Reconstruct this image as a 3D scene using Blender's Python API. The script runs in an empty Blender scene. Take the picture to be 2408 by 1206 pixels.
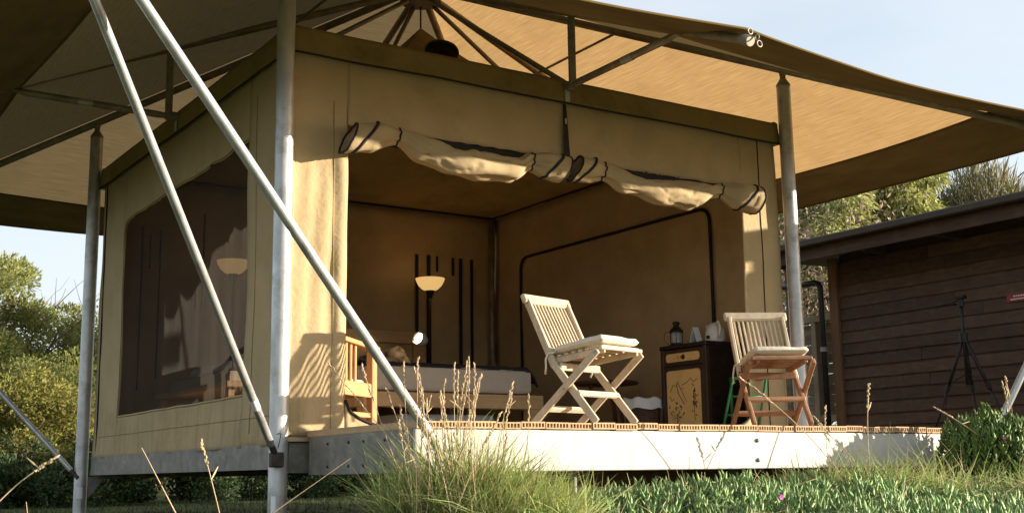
import bpy, math, random
import numpy as np
from mathutils import Vector, Matrix, noise as mnoise
random.seed(7); RNG = np.random.default_rng(7)
SC = bpy.context.scene
COL = SC.collection
rad = math.radians

# ------------------------------------------------------------------ camera
CAM_POS = (-2.6856, -6.2848, -0.2330)
cam_d = bpy.data.cameras.new('camera'); cam = bpy.data.objects.new('camera', cam_d); COL.objects.link(cam)
RIGHT = Vector((0.83298825, -0.55308892, -0.01494074))
DOWN = Vector((0.0861815, 0.15637419, -0.98393082))
FWD = Vector((0.54653758, 0.8183152, 0.17792389))
cam.matrix_world = Matrix(((RIGHT.x, -DOWN.x, -FWD.x, CAM_POS[0]), (RIGHT.y, -DOWN.y, -FWD.y, CAM_POS[1]),
                           (RIGHT.z, -DOWN.z, -FWD.z, CAM_POS[2]), (0, 0, 0, 1)))
cam_d.sensor_width = 36; cam_d.lens = 2850 / 2408 * 36; cam_d.clip_start = 0.05; cam_d.clip_end = 2000
SC.camera = cam

# ------------------------------------------------------------------ sky, sun, exposure
SUN_AZ, SUN_EL = 32.4, 9.7            # azimuth from +X towards -Y
to_sun = Vector((math.cos(rad(SUN_AZ)) * math.cos(rad(SUN_EL)), -math.sin(rad(SUN_AZ)) * math.cos(rad(SUN_EL)), math.sin(rad(SUN_EL))))
W = bpy.data.worlds.new('World'); SC.world = W; W.use_nodes = True
nt = W.node_tree; nt.nodes.clear()
sky = nt.nodes.new('ShaderNodeTexSky'); sky.sky_type = 'NISHITA'; sky.sun_disc = False
sky.sun_elevation = rad(SUN_EL); sky.sun_rotation = math.atan2(to_sun.x, to_sun.y)
sky.air_density = 1.0; sky.dust_density = 1.2; sky.ozone_density = 1.0
tc = nt.nodes.new('ShaderNodeTexCoord'); mp = nt.nodes.new('ShaderNodeMapping'); mp.inputs['Scale'].default_value = (1.3, 1.3, 4.0)
nz = nt.nodes.new('ShaderNodeTexNoise'); nz.inputs['Scale'].default_value = 1.8; nz.inputs['Detail'].default_value = 7; nz.inputs['Roughness'].default_value = 0.6
rp = nt.nodes.new('ShaderNodeValToRGB'); rp.color_ramp.elements[0].position = 0.30; rp.color_ramp.elements[1].position = 0.72
rp.color_ramp.elements[0].color = (0.52, 0.52, 0.52, 1); rp.color_ramp.elements[1].color = (0.85, 0.85, 0.85, 1)
mx = nt.nodes.new('ShaderNodeMixRGB'); mx.inputs[2].default_value = (2.95, 3.08, 3.28, 1)
bg = nt.nodes.new('ShaderNodeBackground'); bg.inputs['Strength'].default_value = 0.13
out = nt.nodes.new('ShaderNodeOutputWorld')
nt.links.new(tc.outputs['Generated'], mp.inputs['Vector']); nt.links.new(mp.outputs[0], nz.inputs['Vector'])
nt.links.new(nz.outputs['Fac'], rp.inputs['Fac']); nt.links.new(rp.outputs['Color'], mx.inputs[0]); nt.links.new(sky.outputs[0], mx.inputs[1])
nt.links.new(mx.outputs[0], bg.inputs['Color']); nt.links.new(bg.outputs[0], out.inputs['Surface'])
sl = bpy.data.lights.new('sun', 'SUN'); sl.energy = 5.0; sl.angle = rad(0.5); sl.color = (1.0, 0.87, 0.70)
sun = bpy.data.objects.new('sun', sl); COL.objects.link(sun)
sun.rotation_euler = (-to_sun).to_track_quat('-Z', 'Y').to_euler(); sun.location = to_sun * 40
SC.view_settings.view_transform = 'Standard'; SC.view_settings.look = 'None'
SC.view_settings.exposure = 1.28; SC.view_settings.gamma = 1.0; SC.view_settings.use_curve_mapping = False

# ------------------------------------------------------------------ materials
def N(t, typ, **kw):
    n = t.nodes.new(typ)
    for k, v in kw.items(): setattr(n, k, v)
    return n
def mat(name, col, rough=0.7, var=0.25, scale=8.0, stretch=(1, 1, 1), bump=0.0, bscale=None, metal=0.0, spec=0.4,
        col2=None, trans=0.0, emit=None, estr=0.0, coord='Object', island=0.0, alpha=1.0, detail=6, dirt=None, dscale=2.0, damt=0.5, sheen=0.0, orand=0.0):
    m = bpy.data.materials.new(name); m.use_nodes = True; t = m.node_tree; t.nodes.clear(); L = t.links.new
    o = N(t, 'ShaderNodeOutputMaterial'); b = N(t, 'ShaderNodeBsdfPrincipled')
    b.inputs['Roughness'].default_value = rough; b.inputs['Metallic'].default_value = metal
    b.inputs['Specular IOR Level'].default_value = spec
    if sheen: b.inputs['Sheen Weight'].default_value = sheen
    c = N(t, 'ShaderNodeTexCoord'); p = N(t, 'ShaderNodeMapping'); p.inputs['Scale'].default_value = stretch
    L(c.outputs[coord], p.inputs['Vector'])
    n = N(t, 'ShaderNodeTexNoise'); n.inputs['Scale'].default_value = scale; n.inputs['Detail'].default_value = detail
    n.inputs['Roughness'].default_value = 0.62; L(p.outputs[0], n.inputs['Vector'])
    r = N(t, 'ShaderNodeValToRGB'); r.color_ramp.elements[0].position = 0.3; r.color_ramp.elements[1].position = 0.7
    ca = tuple(x * (1 - var) for x in col); cb = col2 if col2 else tuple(min(1, x * (1 + var)) for x in col)
    r.color_ramp.elements[0].color = (*ca, 1); r.color_ramp.elements[1].color = (*cb, 1)
    L(n.outputs['Fac'], r.inputs['Fac']); src = r.outputs['Color']
    if dirt:
        n2 = N(t, 'ShaderNodeTexNoise'); n2.inputs['Scale'].default_value = dscale; n2.inputs['Detail'].default_value = 8; n2.inputs['Roughness'].default_value = .7
        L(c.outputs[coord], n2.inputs['Vector'])
        r2 = N(t, 'ShaderNodeValToRGB'); r2.color_ramp.elements[0].position = 0.5; r2.color_ramp.elements[1].position = 0.72
        r2.color_ramp.elements[0].color = (0, 0, 0, 1); r2.color_ramp.elements[1].color = (damt, damt, damt, 1)
        mm = N(t, 'ShaderNodeMixRGB'); L(n2.outputs['Fac'], r2.inputs['Fac']); L(r2.outputs['Color'], mm.inputs[0])
        L(src, mm.inputs[1]); mm.inputs[2].default_value = (*dirt, 1); src = mm.outputs[0]
    if island:
        g = N(t, 'ShaderNodeNewGeometry'); h = N(t, 'ShaderNodeHueSaturation')
        mr = N(t, 'ShaderNodeMapRange'); mr.inputs['To Min'].default_value = 1 - island; mr.inputs['To Max'].default_value = 1 + island
        L(g.outputs['Random Per Island'], mr.inputs['Value']); L(mr.outputs[0], h.inputs['Value'])
        mr2 = N(t, 'ShaderNodeMapRange'); mr2.inputs['To Min'].default_value = 0.5 - island * .06; mr2.inputs['To Max'].default_value = 0.5 + island * .06
        mu = N(t, 'ShaderNodeMath', operation='FRACT'); mq = N(t, 'ShaderNodeMath', operation='MULTIPLY'); mq.inputs[1].default_value = 17.31
        L(g.outputs['Random Per Island'], mq.inputs[0]); L(mq.outputs[0], mu.inputs[0]); L(mu.outputs[0], mr2.inputs['Value']); L(mr2.outputs[0], h.inputs['Hue'])
        L(src, h.inputs['Color']); src = h.outputs[0]
    if orand:
        oi = N(t, 'ShaderNodeObjectInfo'); ho = N(t, 'ShaderNodeHueSaturation'); mo = N(t, 'ShaderNodeMapRange')
        mo.inputs['To Min'].default_value = 1 - orand; mo.inputs['To Max'].default_value = 1 + orand
        L(oi.outputs['Random'], mo.inputs['Value']); L(mo.outputs[0], ho.inputs['Value']); L(src, ho.inputs['Color']); src = ho.outputs[0]
    L(src, b.inputs['Base Color'])
    if bump:
        nb = N(t, 'ShaderNodeTexNoise'); nb.inputs['Scale'].default_value = bscale or scale * 6; nb.inputs['Detail'].default_value = 4
        L(p.outputs[0], nb.inputs['Vector']); bp = N(t, 'ShaderNodeBump'); bp.inputs['Strength'].default_value = bump; bp.inputs['Distance'].default_value = 0.01
        L(nb.outputs['Fac'], bp.inputs['Height']); L(bp.outputs[0], b.inputs['Normal'])
    if emit:
        b.inputs['Emission Color'].default_value = (*emit, 1); b.inputs['Emission Strength'].default_value = estr
    sh = b.outputs[0]
    if trans:
        tr = N(t, 'ShaderNodeBsdfTranslucent'); L(src, tr.inputs['Color']); ms = N(t, 'ShaderNodeMixShader'); ms.inputs[0].default_value = trans
        L(sh, ms.inputs[1]); L(tr.outputs[0], ms.inputs[2]); sh = ms.outputs[0]
    if alpha < 1:
        tp = N(t, 'ShaderNodeBsdfTransparent'); ms = N(t, 'ShaderNodeMixShader'); ms.inputs[0].default_value = alpha
        L(tp.outputs[0], ms.inputs[1]); L(sh, ms.inputs[2]); sh = ms.outputs[0]
    L(sh, o.inputs['Surface'])
    return m

M = {}
def streaks(m, z0=.02, z1=.45, col=(.16, .13, .055), amt=.55):
    t = m.node_tree; L = t.links.new; b = next(n for n in t.nodes if n.type == 'BSDF_PRINCIPLED'); src = b.inputs['Base Color'].links[0].from_socket
    c = N(t, 'ShaderNodeTexCoord'); p = N(t, 'ShaderNodeMapping'); p.inputs['Scale'].default_value = (9, 9, .9); L(c.outputs['Object'], p.inputs['Vector'])
    n = N(t, 'ShaderNodeTexNoise'); n.inputs['Scale'].default_value = 1.6; n.inputs['Detail'].default_value = 7; n.inputs['Roughness'].default_value = .7; L(p.outputs[0], n.inputs['Vector'])
    r = N(t, 'ShaderNodeMapRange'); r.inputs['From Min'].default_value = .48; r.inputs['From Max'].default_value = .72; L(n.outputs['Fac'], r.inputs['Value'])
    sx = N(t, 'ShaderNodeSeparateXYZ'); L(c.outputs['Object'], sx.inputs[0])
    r2 = N(t, 'ShaderNodeMapRange'); r2.inputs['From Min'].default_value = z1; r2.inputs['From Max'].default_value = z0; L(sx.outputs['Z'], r2.inputs['Value'])
    mu = N(t, 'ShaderNodeMath', operation='MULTIPLY'); L(r.outputs[0], mu.inputs[0]); L(r2.outputs[0], mu.inputs[1])
    m2 = N(t, 'ShaderNodeMath', operation='MULTIPLY'); L(mu.outputs[0], m2.inputs[0]); m2.inputs[1].default_value = amt
    mx_ = N(t, 'ShaderNodeMixRGB'); L(m2.outputs[0], mx_.inputs[0]); L(src, mx_.inputs[1]); mx_.inputs[2].default_value = (*col, 1); L(mx_.outputs[0], b.inputs['Base Color'])
M['canvas'] = mat('canvas', (0.50, 0.385, 0.225), 0.9, 0.10, 3.0, bump=0.45, bscale=30, trans=0.10, dirt=(0.30, 0.22, 0.11), dscale=1.3, damt=.45, spec=.1)
streaks(M['canvas'])
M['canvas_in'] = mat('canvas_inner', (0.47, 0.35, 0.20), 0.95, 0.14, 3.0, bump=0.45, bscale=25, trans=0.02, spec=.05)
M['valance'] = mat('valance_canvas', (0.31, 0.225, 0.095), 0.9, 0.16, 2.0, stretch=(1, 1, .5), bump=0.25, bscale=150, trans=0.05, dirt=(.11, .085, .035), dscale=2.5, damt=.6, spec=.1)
M['roll'] = mat('rolled_canvas', (0.42, 0.325, 0.19), 0.9, 0.08, 4, bump=0.3, bscale=24, trans=0.08, spec=.1)
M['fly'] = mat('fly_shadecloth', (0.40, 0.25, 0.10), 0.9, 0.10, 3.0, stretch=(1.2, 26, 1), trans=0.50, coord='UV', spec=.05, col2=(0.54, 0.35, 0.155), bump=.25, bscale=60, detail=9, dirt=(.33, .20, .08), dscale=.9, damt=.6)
M['fly_dark'] = mat('dark_olive_fly', (0.25, 0.185, 0.08), 0.9, 0.2, 3.0, stretch=(2, 22, 1), trans=0.15, detail=9, bump=.1, bscale=50, coord='UV', spec=.05)  # darker and less translucent than the other fly panels; front and left only
M['fly_edge'] = mat('fly_edge_canvas', (0.15, 0.10, 0.036), 0.9, 0.25, 1.5, stretch=(1, 3, 1), trans=0.05, coord='UV', spec=.05)
M['galv'] = mat('galvanised_steel', (0.53, 0.54, 0.55), 0.42, 0.22, 9, stretch=(1, 1, .5), metal=0.55, bump=.08, bscale=60, dirt=(.20, .18, .15), dscale=5, damt=.75)
M['galv_dark'] = mat('weathered_frame_steel', (0.29, 0.26, 0.215), 0.55, 0.3, 9, metal=0.4, dirt=(.10, .07, .04), dscale=5, damt=.6)
M['galv_beam'] = mat('galvanised_beam', (0.21, 0.20, 0.175), 0.6, 0.22, 14, metal=0.2, bump=.1, bscale=70, dirt=(.40, .38, .34), dscale=7, damt=.5)
M['beam_white'] = mat('pale_galvanised_fascia', (0.50, 0.48, 0.44), 0.6, 0.07, 14, dirt=(.40, .37, .30), dscale=7, damt=.45, bump=.06, bscale=60)
streaks(M['beam_white'], -.02, .15, (.30, .25, .17), .6)
M['black'] = mat('black_webbing', (0.016, 0.014, 0.013), 0.8, 0.3, 30)
M['blackmetal'] = mat('black_metal', (0.02, 0.02, 0.022), 0.45, 0.3, 20, metal=.3)
M['mesh'] = mat('insect_mesh', (0.05, 0.045, 0.04), 0.9, 0.25, 2.2, stretch=(1, 5, .35), trans=0.45, alpha=0.80, spec=.02)
M['board'] = mat('composite_decking', (0.47, 0.32, 0.18), 0.8, 0.15, 6, orand=0.14, stretch=(4, .6, 4), bump=.15, bscale=40, island=.08, dirt=(.26, .18, .10), dscale=4)
M['timber_dark'] = mat('dark_brown_weatherboard', (0.072, 0.045, 0.029), 0.75, 0.35, 5, orand=0.3, stretch=(4, .5, 6), bump=.25, bscale=40, dirt=(.14, .09, .055), dscale=3, damt=.6)
M['timber_roof'] = mat('dark_roof_trim', (0.035, 0.027, 0.02), 0.6, 0.3, 6)
M['timber_post'] = mat('weathered_brown_post', (0.16, 0.095, 0.05), 0.8, 0.3, 5, stretch=(5, 5, .5), bump=.2)
M['fence'] = mat('grey_paling_timber', (0.20, 0.165, 0.12), 0.85, 0.3, 5, orand=0.3, stretch=(3, .6, 6), bump=.25, dirt=(.09, .07, .05))
M['fence_rail'] = mat('pale_rail_timber', (0.34, 0.29, 0.21), 0.85, 0.2, 5, bump=.2)
M['teak_pale'] = mat('weathered_pale_teak', (0.54, 0.445, 0.32), 0.75, 0.16, 6, orand=0.1, stretch=(3, 3, .6), bump=.18, bscale=50, dirt=(.40, .31, .20), dscale=8, damt=.5)
M['teak_red'] = mat('reddish_teak', (0.36, 0.19, 0.105), 0.65, 0.25, 6, orand=0.15, stretch=(3, 3, .6), bump=.15, bscale=50, dirt=(.50, .33, .2), dscale=5, damt=.5)
M['cushion'] = mat('cream_cushion_fabric', (0.70, 0.64, 0.52), 0.95, 0.08, 10, bump=.3, bscale=60, dirt=(.48, .41, .30), dscale=12, damt=.35, sheen=.2)
M['oak'] = mat('honey_oak', (0.58, 0.38, 0.19), 0.55, 0.15, 5, stretch=(.5, 4, 4), bump=.05)
M['orangewood'] = mat('orange_varnished_wood', (0.52, 0.27, 0.11), 0.45, 0.15, 6, stretch=(4, 4, .5))
M['mattress'] = mat('taupe_mattress', (0.58, 0.52, 0.44), 0.95, 0.06, 20, bump=.2, bscale=80)
M['throw'] = mat('charcoal_throw', (0.035, 0.03, 0.03), 0.95, 0.4, 25, bump=.5, bscale=60)
M['pillow'] = mat('patterned_pillow', (0.04, 0.025, 0.02), 0.9, 0.2, 14, col2=(.34, .29, .23), detail=1)
M['white'] = mat('white_fabric', (0.72, 0.72, 0.73), 0.9, 0.05, 10, bump=.3, bscale=20)
M['bluewhite'] = mat('white_plastic', (0.62, 0.65, 0.72), 0.5, 0.05, 6)
M['cream_box'] = mat('cream_cardboard', (0.62, 0.50, 0.36), 0.8, 0.06, 6)
M['lacquer'] = mat('black_lacquer', (0.018, 0.012, 0.010), 0.35, 0.4, 8, dirt=(.12, .07, .04), dscale=14, damt=.35)
M['lacquer_brown'] = mat('brown_lacquer_frame', (0.05, 0.027, 0.016), 0.4, 0.3, 8)
M['panel'] = mat('ochre_painted_panel', (0.80, 0.54, 0.22), 0.55, 0.18, 5, dirt=(.36, .2, .07), dscale=5)
M['ink'] = mat('ink_painting', (0.10, 0.065, 0.035), 0.6, 0.4, 12)
M['basket'] = mat('brown_wicker', (0.075, 0.045, 0.028), 0.85, 0.4, 40, bump=.6, bscale=70)
M['darkwood'] = mat('dark_table_wood', (0.10, 0.05, 0.028), 0.5, 0.3, 6)
M['green'] = mat('green_enamel', (0.03, 0.19, 0.07), 0.4, 0.1, 6)
M['bowl'] = mat('frosted_glass_bowl', (0.75, 0.55, 0.28), 0.5, 0.03, 4, emit=(1.0, 0.62, 0.22), estr=0.30)
M['bulb'] = mat('lit_bulb', (0.9, 0.85, 0.7), 0.5, 0.02, 4, emit=(1.0, 0.85, 0.6), estr=3.0)
M['kettle'] = mat('white_kettle', (0.75, 0.73, 0.68), 0.35, 0.03, 4)
M['glass'] = mat('lantern_glass', (0.45, 0.50, 0.52), 0.15, 0.2, 6, alpha=.55)
M['red'] = mat('red_sign_plate', (0.24, 0.045, 0.03), 0.5, 0.1, 6)
M['sticker'] = mat('white_sticker', (0.75, 0.77, 0.80), 0.5, 0.06, 10)
M['rust'] = mat('dark_clamp', (0.07, 0.055, 0.045), 0.6, 0.4, 15, metal=.4)
M['ground'] = mat('mossy_soil', (0.075, 0.085, 0.030), 1.0, 0.45, 3.0, bump=.8, bscale=12, dirt=(.13, .10, .055), dscale=.9, damt=.7, spec=.05)
M['floor'] = mat('tent_floor', (0.48, 0.36, 0.23), 0.7, 0.2, 4)
M['bark'] = mat('brown_bark', (0.13, 0.095, 0.07), 0.95, 0.4, 6, stretch=(3, 3, .6), bump=.6, bscale=20)
M['bark_pale'] = mat('pale_gum_bark', (0.36, 0.29, 0.22), 0.9, 0.35, 6, stretch=(3, 3, .6), bump=.4)
M['leaf_tea'] = mat('tea_tree_leaves', (0.24, 0.255, 0.075), 0.6, 0.4, .9, island=.45, trans=.45, spec=.3)
M['leaf_shrub'] = mat('shrub_leaves', (0.28, 0.27, 0.07), 0.55, 0.4, 1.2, island=.5, trans=.45, spec=.3)
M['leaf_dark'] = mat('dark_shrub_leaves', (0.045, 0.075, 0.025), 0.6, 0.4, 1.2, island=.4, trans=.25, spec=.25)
M['leaf_gum'] = mat('gum_leaves', (0.34, 0.36, 0.12), 0.5, 0.35, .8, island=.5, trans=.3, spec=.4)
M['leaf_oak'] = mat('sheoak_needles', (0.20, 0.18, 0.085), 0.8, 0.3, .8, island=.35, trans=.25)
M['twig'] = mat('bare_twigs', (0.26, 0.19, 0.135), 0.9, 0.4, 2, island=.5)
M['succ'] = mat('succulent_leaves', (0.23, 0.35, 0.12), 0.5, 0.35, 2.0, island=.45, trans=.25, spec=.4)
M['succ_dark'] = mat('bush_leaves', (0.17, 0.26, 0.065), 0.5, 0.35, 2.0, island=.45, trans=.25, spec=.35)
M['grass'] = mat('green_grass', (0.31, 0.38, 0.115), 0.65, 0.35, 2.0, island=.5, trans=.3)
M['straw'] = mat('dry_straw', (0.58, 0.45, 0.27), 0.8, 0.2, 6, island=.3, trans=.2)
M['pink'] = mat('magenta_petals', (0.55, 0.05, 0.35), 0.6, 0.1, 5)
M['stone'] = mat('grey_stone', (0.30, 0.28, 0.25), 0.9, 0.3, 6, bump=.4)

# ------------------------------------------------------------------ mesh helpers
class MB:
    def __init__(s): s.v = []; s.f = []; s.uv = None
    def add(s, vs, fs):
        o = len(s.v); s.v += [tuple(x) for x in vs]; s.f += [tuple(i + o for i in f) for f in fs]; return s
    def box(s, a, b, m=None):
        (x0, y0, z0), (x1, y1, z1) = a, b
        vs = [Vector(p) for p in ((x0, y0, z0), (x1, y0, z0), (x1, y1, z0), (x0, y1, z0), (x0, y0, z1), (x1, y0, z1), (x1, y1, z1), (x0, y1, z1))]
        if m: vs = [m @ p for p in vs]
        return s.add(vs, [(0, 3, 2, 1), (4, 5, 6, 7), (0, 1, 5, 4), (1, 2, 6, 5), (2, 3, 7, 6), (3, 0, 4, 7)])
    def bbox(s, a, b, bev=0.006, m=None):
        """box with chamfered edges"""
        (x0, y0, z0), (x1, y1, z1) = a, b; c = ((x0 + x1) / 2, (y0 + y1) / 2, (z0 + z1) / 2); h = ((x1 - x0) / 2, (y1 - y0) / 2, (z1 - z0) / 2)
        bev = min(bev, min(h) * .6); vs = []; idx = {}
        for sx in (-1, 1):
            for sy in (-1, 1):
                for sz in (-1, 1):
                    for k in range(3):
                        p = [c[i] + (sx, sy, sz)[i] * (h[i] - (0 if i == k else bev)) for i in range(3)]
                        idx[(sx, sy, sz, k)] = len(vs); p = Vector(p); vs.append(m @ p if m else p)
        fs = []
        for k in range(3):
            a1, a2 = [i for i in range(3) if i != k]
            for sg in (-1, 1):
                q = []
                for u, w in ((-1, -1), (1, -1), (1, 1), (-1, 1)):
                    t = [0, 0, 0]; t[k] = sg; t[a1] = u; t[a2] = w; q.append(idx[(*t, k)])
                fs.append(tuple(q))
        for k in range(3):   # edges along axis k
            a1, a2 = [i for i in range(3) if i != k]
            for u in (-1, 1):
                for w in (-1, 1):
                    t0 = [0, 0, 0]; t0[k] = -1; t0[a1] = u; t0[a2] = w; t1 = list(t0); t1[k] = 1
                    fs.append((idx[(*t0, a1)], idx[(*t1, a1)], idx[(*t1, a2)], idx[(*t0, a2)]))
        for sx in (-1, 1):
            for sy in (-1, 1):
                for sz in (-1, 1): fs.append(tuple(idx[(sx, sy, sz, k)] for k in range(3)))
        return s.add(vs, fs)
    def bar(s, p0, p1, w, h, up=(0, 0, 1), bev=0.004):
        """rectangular bar from p0 to p1: w across, h along 'up'"""
        p0, p1 = Vector(p0), Vector(p1); d = p1 - p0; L = d.length; d.normalize()
        u = Vector(up); r = d.cross(u); r.normalize(); u = r.cross(d)
        m = Matrix(((r.x, d.x, u.x, p0.x), (r.y, d.y, u.y, p0.y), (r.z, d.z, u.z, p0.z), (0, 0, 0, 1)))
        return s.bbox((-w / 2, 0, -h / 2), (w / 2, L, h / 2), bev, m)
    def tube(s, pts, r, n=12, cap=True, jitter=0):
        pts = [Vector(p) for p in pts]; R = r if isinstance(r, (list, tuple)) else [r] * len(pts)
        o = len(s.v); prev = None
        for i, p in enumerate(pts):
            d = (pts[min(i + 1, len(pts) - 1)] - pts[max(i - 1, 0)]).normalized()
            if prev is None: a = d.orthogonal().normalized()
            else: a = (prev - d * prev.dot(d)).normalized()
            prev = a; b = d.cross(a)
            for k in range(n):
                t = 2 * math.pi * k / n; s.v.append(tuple(p + (a * math.cos(t) + b * math.sin(t)) * R[i]))
        for i in range(len(pts) - 1):
            for k in range(n):
                k2 = (k + 1) % n; s.f.append((o + i * n + k, o + i * n + k2, o + (i + 1) * n + k2, o + (i + 1) * n + k))
        if cap:
            s.f.append(tuple(o + k for k in reversed(range(n)))); e = o + (len(pts) - 1) * n; s.f.append(tuple(e + k for k in range(n)))
        return s
    def lathe(s, prof, c=(0, 0, 0), n=20, m=None):
        o = len(s.v)
        for r, z in prof:
            for k in range(n):
                t = 2 * math.pi * k / n; p = Vector((c[0] + r * math.cos(t), c[1] + r * math.sin(t), c[2] + z)); s.v.append(tuple(m @ p if m else p))
        for i in range(len(prof) - 1):
            for k in range(n):
                k2 = (k + 1) % n; s.f.append((o + i * n + k, o + i * n + k2, o + (i + 1) * n + k2, o + (i + 1) * n + k))
        return s
    def grid(s, P, nu, nv, uv=False):
        """P(i,j)->point"""
        o = len(s.v)
        for i in range(nu + 1):
            for j in range(nv + 1): s.v.append(tuple(P(i, j)))
        for i in range(nu):
            for j in range(nv):
                a = o + i * (nv + 1) + j; s.f.append((a, a + nv + 1, a + nv + 2, a + 1))
        return s
    def build(s, name, m, parent=None, smooth=False, uvf=None, solid=0, autosmooth=None):
        off = Vector(parent.get('_base', (0, 0, 0))) if parent else Vector((0, 0, 0))
        me = bpy.data.meshes.new(name); me.from_pydata([(x - off.x, y - off.y, z - off.z) for x, y, z in s.v], [], s.f)
        me.materials.append(m if not isinstance(m, str) else M[m])
        if smooth: me.polygons.foreach_set('use_smooth', [True] * len(me.polygons))
        if uvf:
            u = me.uv_layers.new(name='UVMap')
            for l in me.loops: u.data[l.index].uv = uvf(s.v[l.vertex_index])
        me.update()
        o = bpy.data.objects.new(name, me); COL.objects.link(o)
        if parent: o.parent = parent; o['_base'] = list(off)
        if solid:
            q = o.modifiers.new('thickness', 'SOLIDIFY'); q.thickness = solid; q.offset = 0
        if autosmooth:
            try: me.set_sharp_from_angle(angle=rad(autosmooth))
            except Exception: pass
        return o
def tag(o, label=None, cat=None, group=None, kind=None):
    if label: o['label'] = label
    if cat: o['category'] = cat
    if group: o['group'] = group
    if kind: o['kind'] = kind
    return o
def thing(name, label, cat, loc=(0, 0, 0), group=None):
    o = bpy.data.objects.new(name, None); COL.objects.link(o); o.location = loc; o.empty_display_size = .1
    o['_base'] = list(loc); return tag(o, label, cat, group)
def nz3(x, y, z=0, s=1.0): return mnoise.noise(Vector((x * s, y * s, z * s)))
def inst(name, tv, tf, mats4, m, parent=None, smooth=False):
    """one mesh holding many transformed copies of a small template (leaves, blades)"""
    tv = np.asarray(tv, float); A = np.asarray(mats4, float); n = len(A); k = len(tv)
    V = np.einsum('nij,kj->nki', A[:, :3, :3], tv) + A[:, None, :3, 3]
    off = np.array(parent.get('_base', (0, 0, 0))) if parent else np.zeros(3)
    V = V.reshape(-1, 3) - off
    sz = [len(f) for f in tf]; flat = np.concatenate([np.asarray(f) for f in tf])
    loops = (flat[None, :] + (np.arange(n) * k)[:, None]).ravel()
    starts = np.concatenate([[0], np.cumsum(sz)[:-1]]); starts = (starts[None, :] + (np.arange(n) * len(flat))[:, None]).ravel()
    me = bpy.data.meshes.new(name); me.vertices.add(len(V)); me.vertices.foreach_set('co', V.ravel())
    me.loops.add(len(loops)); me.loops.foreach_set('vertex_index', loops.astype(np.int32))
    me.polygons.add(n * len(tf)); me.polygons.foreach_set('loop_start', starts.astype(np.int32))
    me.polygons.foreach_set('loop_total', np.tile(sz, n).astype(np.int32))
    if smooth: me.polygons.foreach_set('use_smooth', np.ones(n * len(tf), bool))
    me.materials.append(M[m]); me.update(calc_edges=True); me.validate()
    o = bpy.data.objects.new(name, me); COL.objects.link(o)
    if parent: o.parent = parent; o['_base'] = [float(x) for x in off]
    return o
def rotmats(n, dirs=None, scale=None, pos=None):
    """n 4x4 matrices; template +Z along dirs, random spin"""
    d = RNG.normal(size=(n, 3)) if dirs is None else np.array(dirs, float)
    d /= np.linalg.norm(d, axis=1)[:, None]
    r = RNG.normal(size=(n, 3)); x = np.cross(r, d); x /= np.linalg.norm(x, axis=1)[:, None]; y = np.cross(d, x)
    A = np.zeros((n, 4, 4)); s = np.ones(n) if scale is None else scale
    A[:, :3, 0] = x * s[:, None]; A[:, :3, 1] = y * s[:, None]; A[:, :3, 2] = d * s[:, None]; A[:, 3, 3] = 1
    if pos is not None: A[:, :3, 3] = pos
    return A
def leaf_t(L, w): return [(0, 0, 0), (w / 2, 0.15 * w, L * .45), (0, 0, L), (-w / 2, .15 * w, L * .45)], [(0, 1, 2, 3)]

# ------------------------------------------------------------------ ground
def ground_z(x, y):
    d = max(0, -y - 3.3)
    z = -0.52 - 0.16 * d ** 1.3 * (1 if d > 0 else 0) + 0.025 * nz3(x, y, 0, 1.3)
    z = max(z, -1.6)
    if y > 9: z += min((y - 9) * .02, .6)
    return z
g = MB()
xs = [-400, -150, -60, -30] + [-20 + .5 * i for i in range(91)] + [40, 70, 160, 400]
ys = [-60, -30, -15] + [-10 + .5 * i for i in range(71)] + [40, 80, 200, 600]
g.grid(lambda i, j: (xs[i], ys[j], ground_z(xs[i], ys[j])), len(xs) - 1, len(ys) - 1)
tag(g.build('ground', 'ground', smooth=True), 'mossy dark green soil around and under the raised tent', None, kind='structure')

# ------------------------------------------------------------------ deck
DX0, DX1, DYF = 0.115, 4.185, -1.255
deck = thing('front_deck', 'low front deck with hollow-ended boards and bright white fascia before the tent', 'deck', (DX0, DYF, -0.2))
bw, pitch = 0.1435, 0.148
bd = MB()
zt, zb = 0.030, -0.004
def board_mesh(L):
    b = MB(); b.box((0, 0, zt - .007), (bw, L, zt)); b.box((0, 0, zb), (bw, L, zb + .007))
    n = 8
    for k in range(n):
        x = k * (bw - .006) / (n - 1); b.box((x, 0.0005, zb + .007), (x + .006, L - .0005, zt - .007))
    return b
nb = int((DX1 - DX0) / pitch)
proto = board_mesh(1.24); first = None
for k in range(nb):
    if first is None:
        first = proto.build('deck_board', 'board'); o = first
    else:
        o = first.copy(); COL.objects.link(o)
    o.parent = deck
    o.location = (k * pitch, -0.012 + random.uniform(-.006, .006), 0.2 + random.uniform(-.0025, .0025) + (0.006 if k in (9, 20, 23) else 0))
    o.rotation_euler = (0, random.uniform(-.006, .006), 0)
f = MB(); f.bbox((DX0 - .003, DYF, -.212), (DX1 - .03, DYF + .02, -.007), .004)
fo = f.build('fascia', 'beam_white', deck)
for x in (2.33,):
    for z in (-.055, -.165):
        b = MB(); b.lathe([(0, -.012), (.006, -.0115), (.011, -.008), (.013, 0)], n=12, m=Matrix.Translation((x, DYF - .0005, z)) @ Matrix.Rotation(rad(90), 4, 'X') @ Matrix.Rotation(rad(180), 4, 'X'))
        b.build('bolt', 'galv_beam', fo, smooth=True)
f = MB(); f.bbox((DX0 - .001, DYF + .021, -.212), (DX0 + .004, -0.06, -.007), .001)
f.box((DX0 + .004, DYF + .021, -.212), (DX0 + .06, -.06, -.207)); f.box((DX0 + .004, DYF + .021, -.012), (DX0 + .06, -.06, -.007))
so = f.build('side_beam', 'galv_beam', deck)
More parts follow.
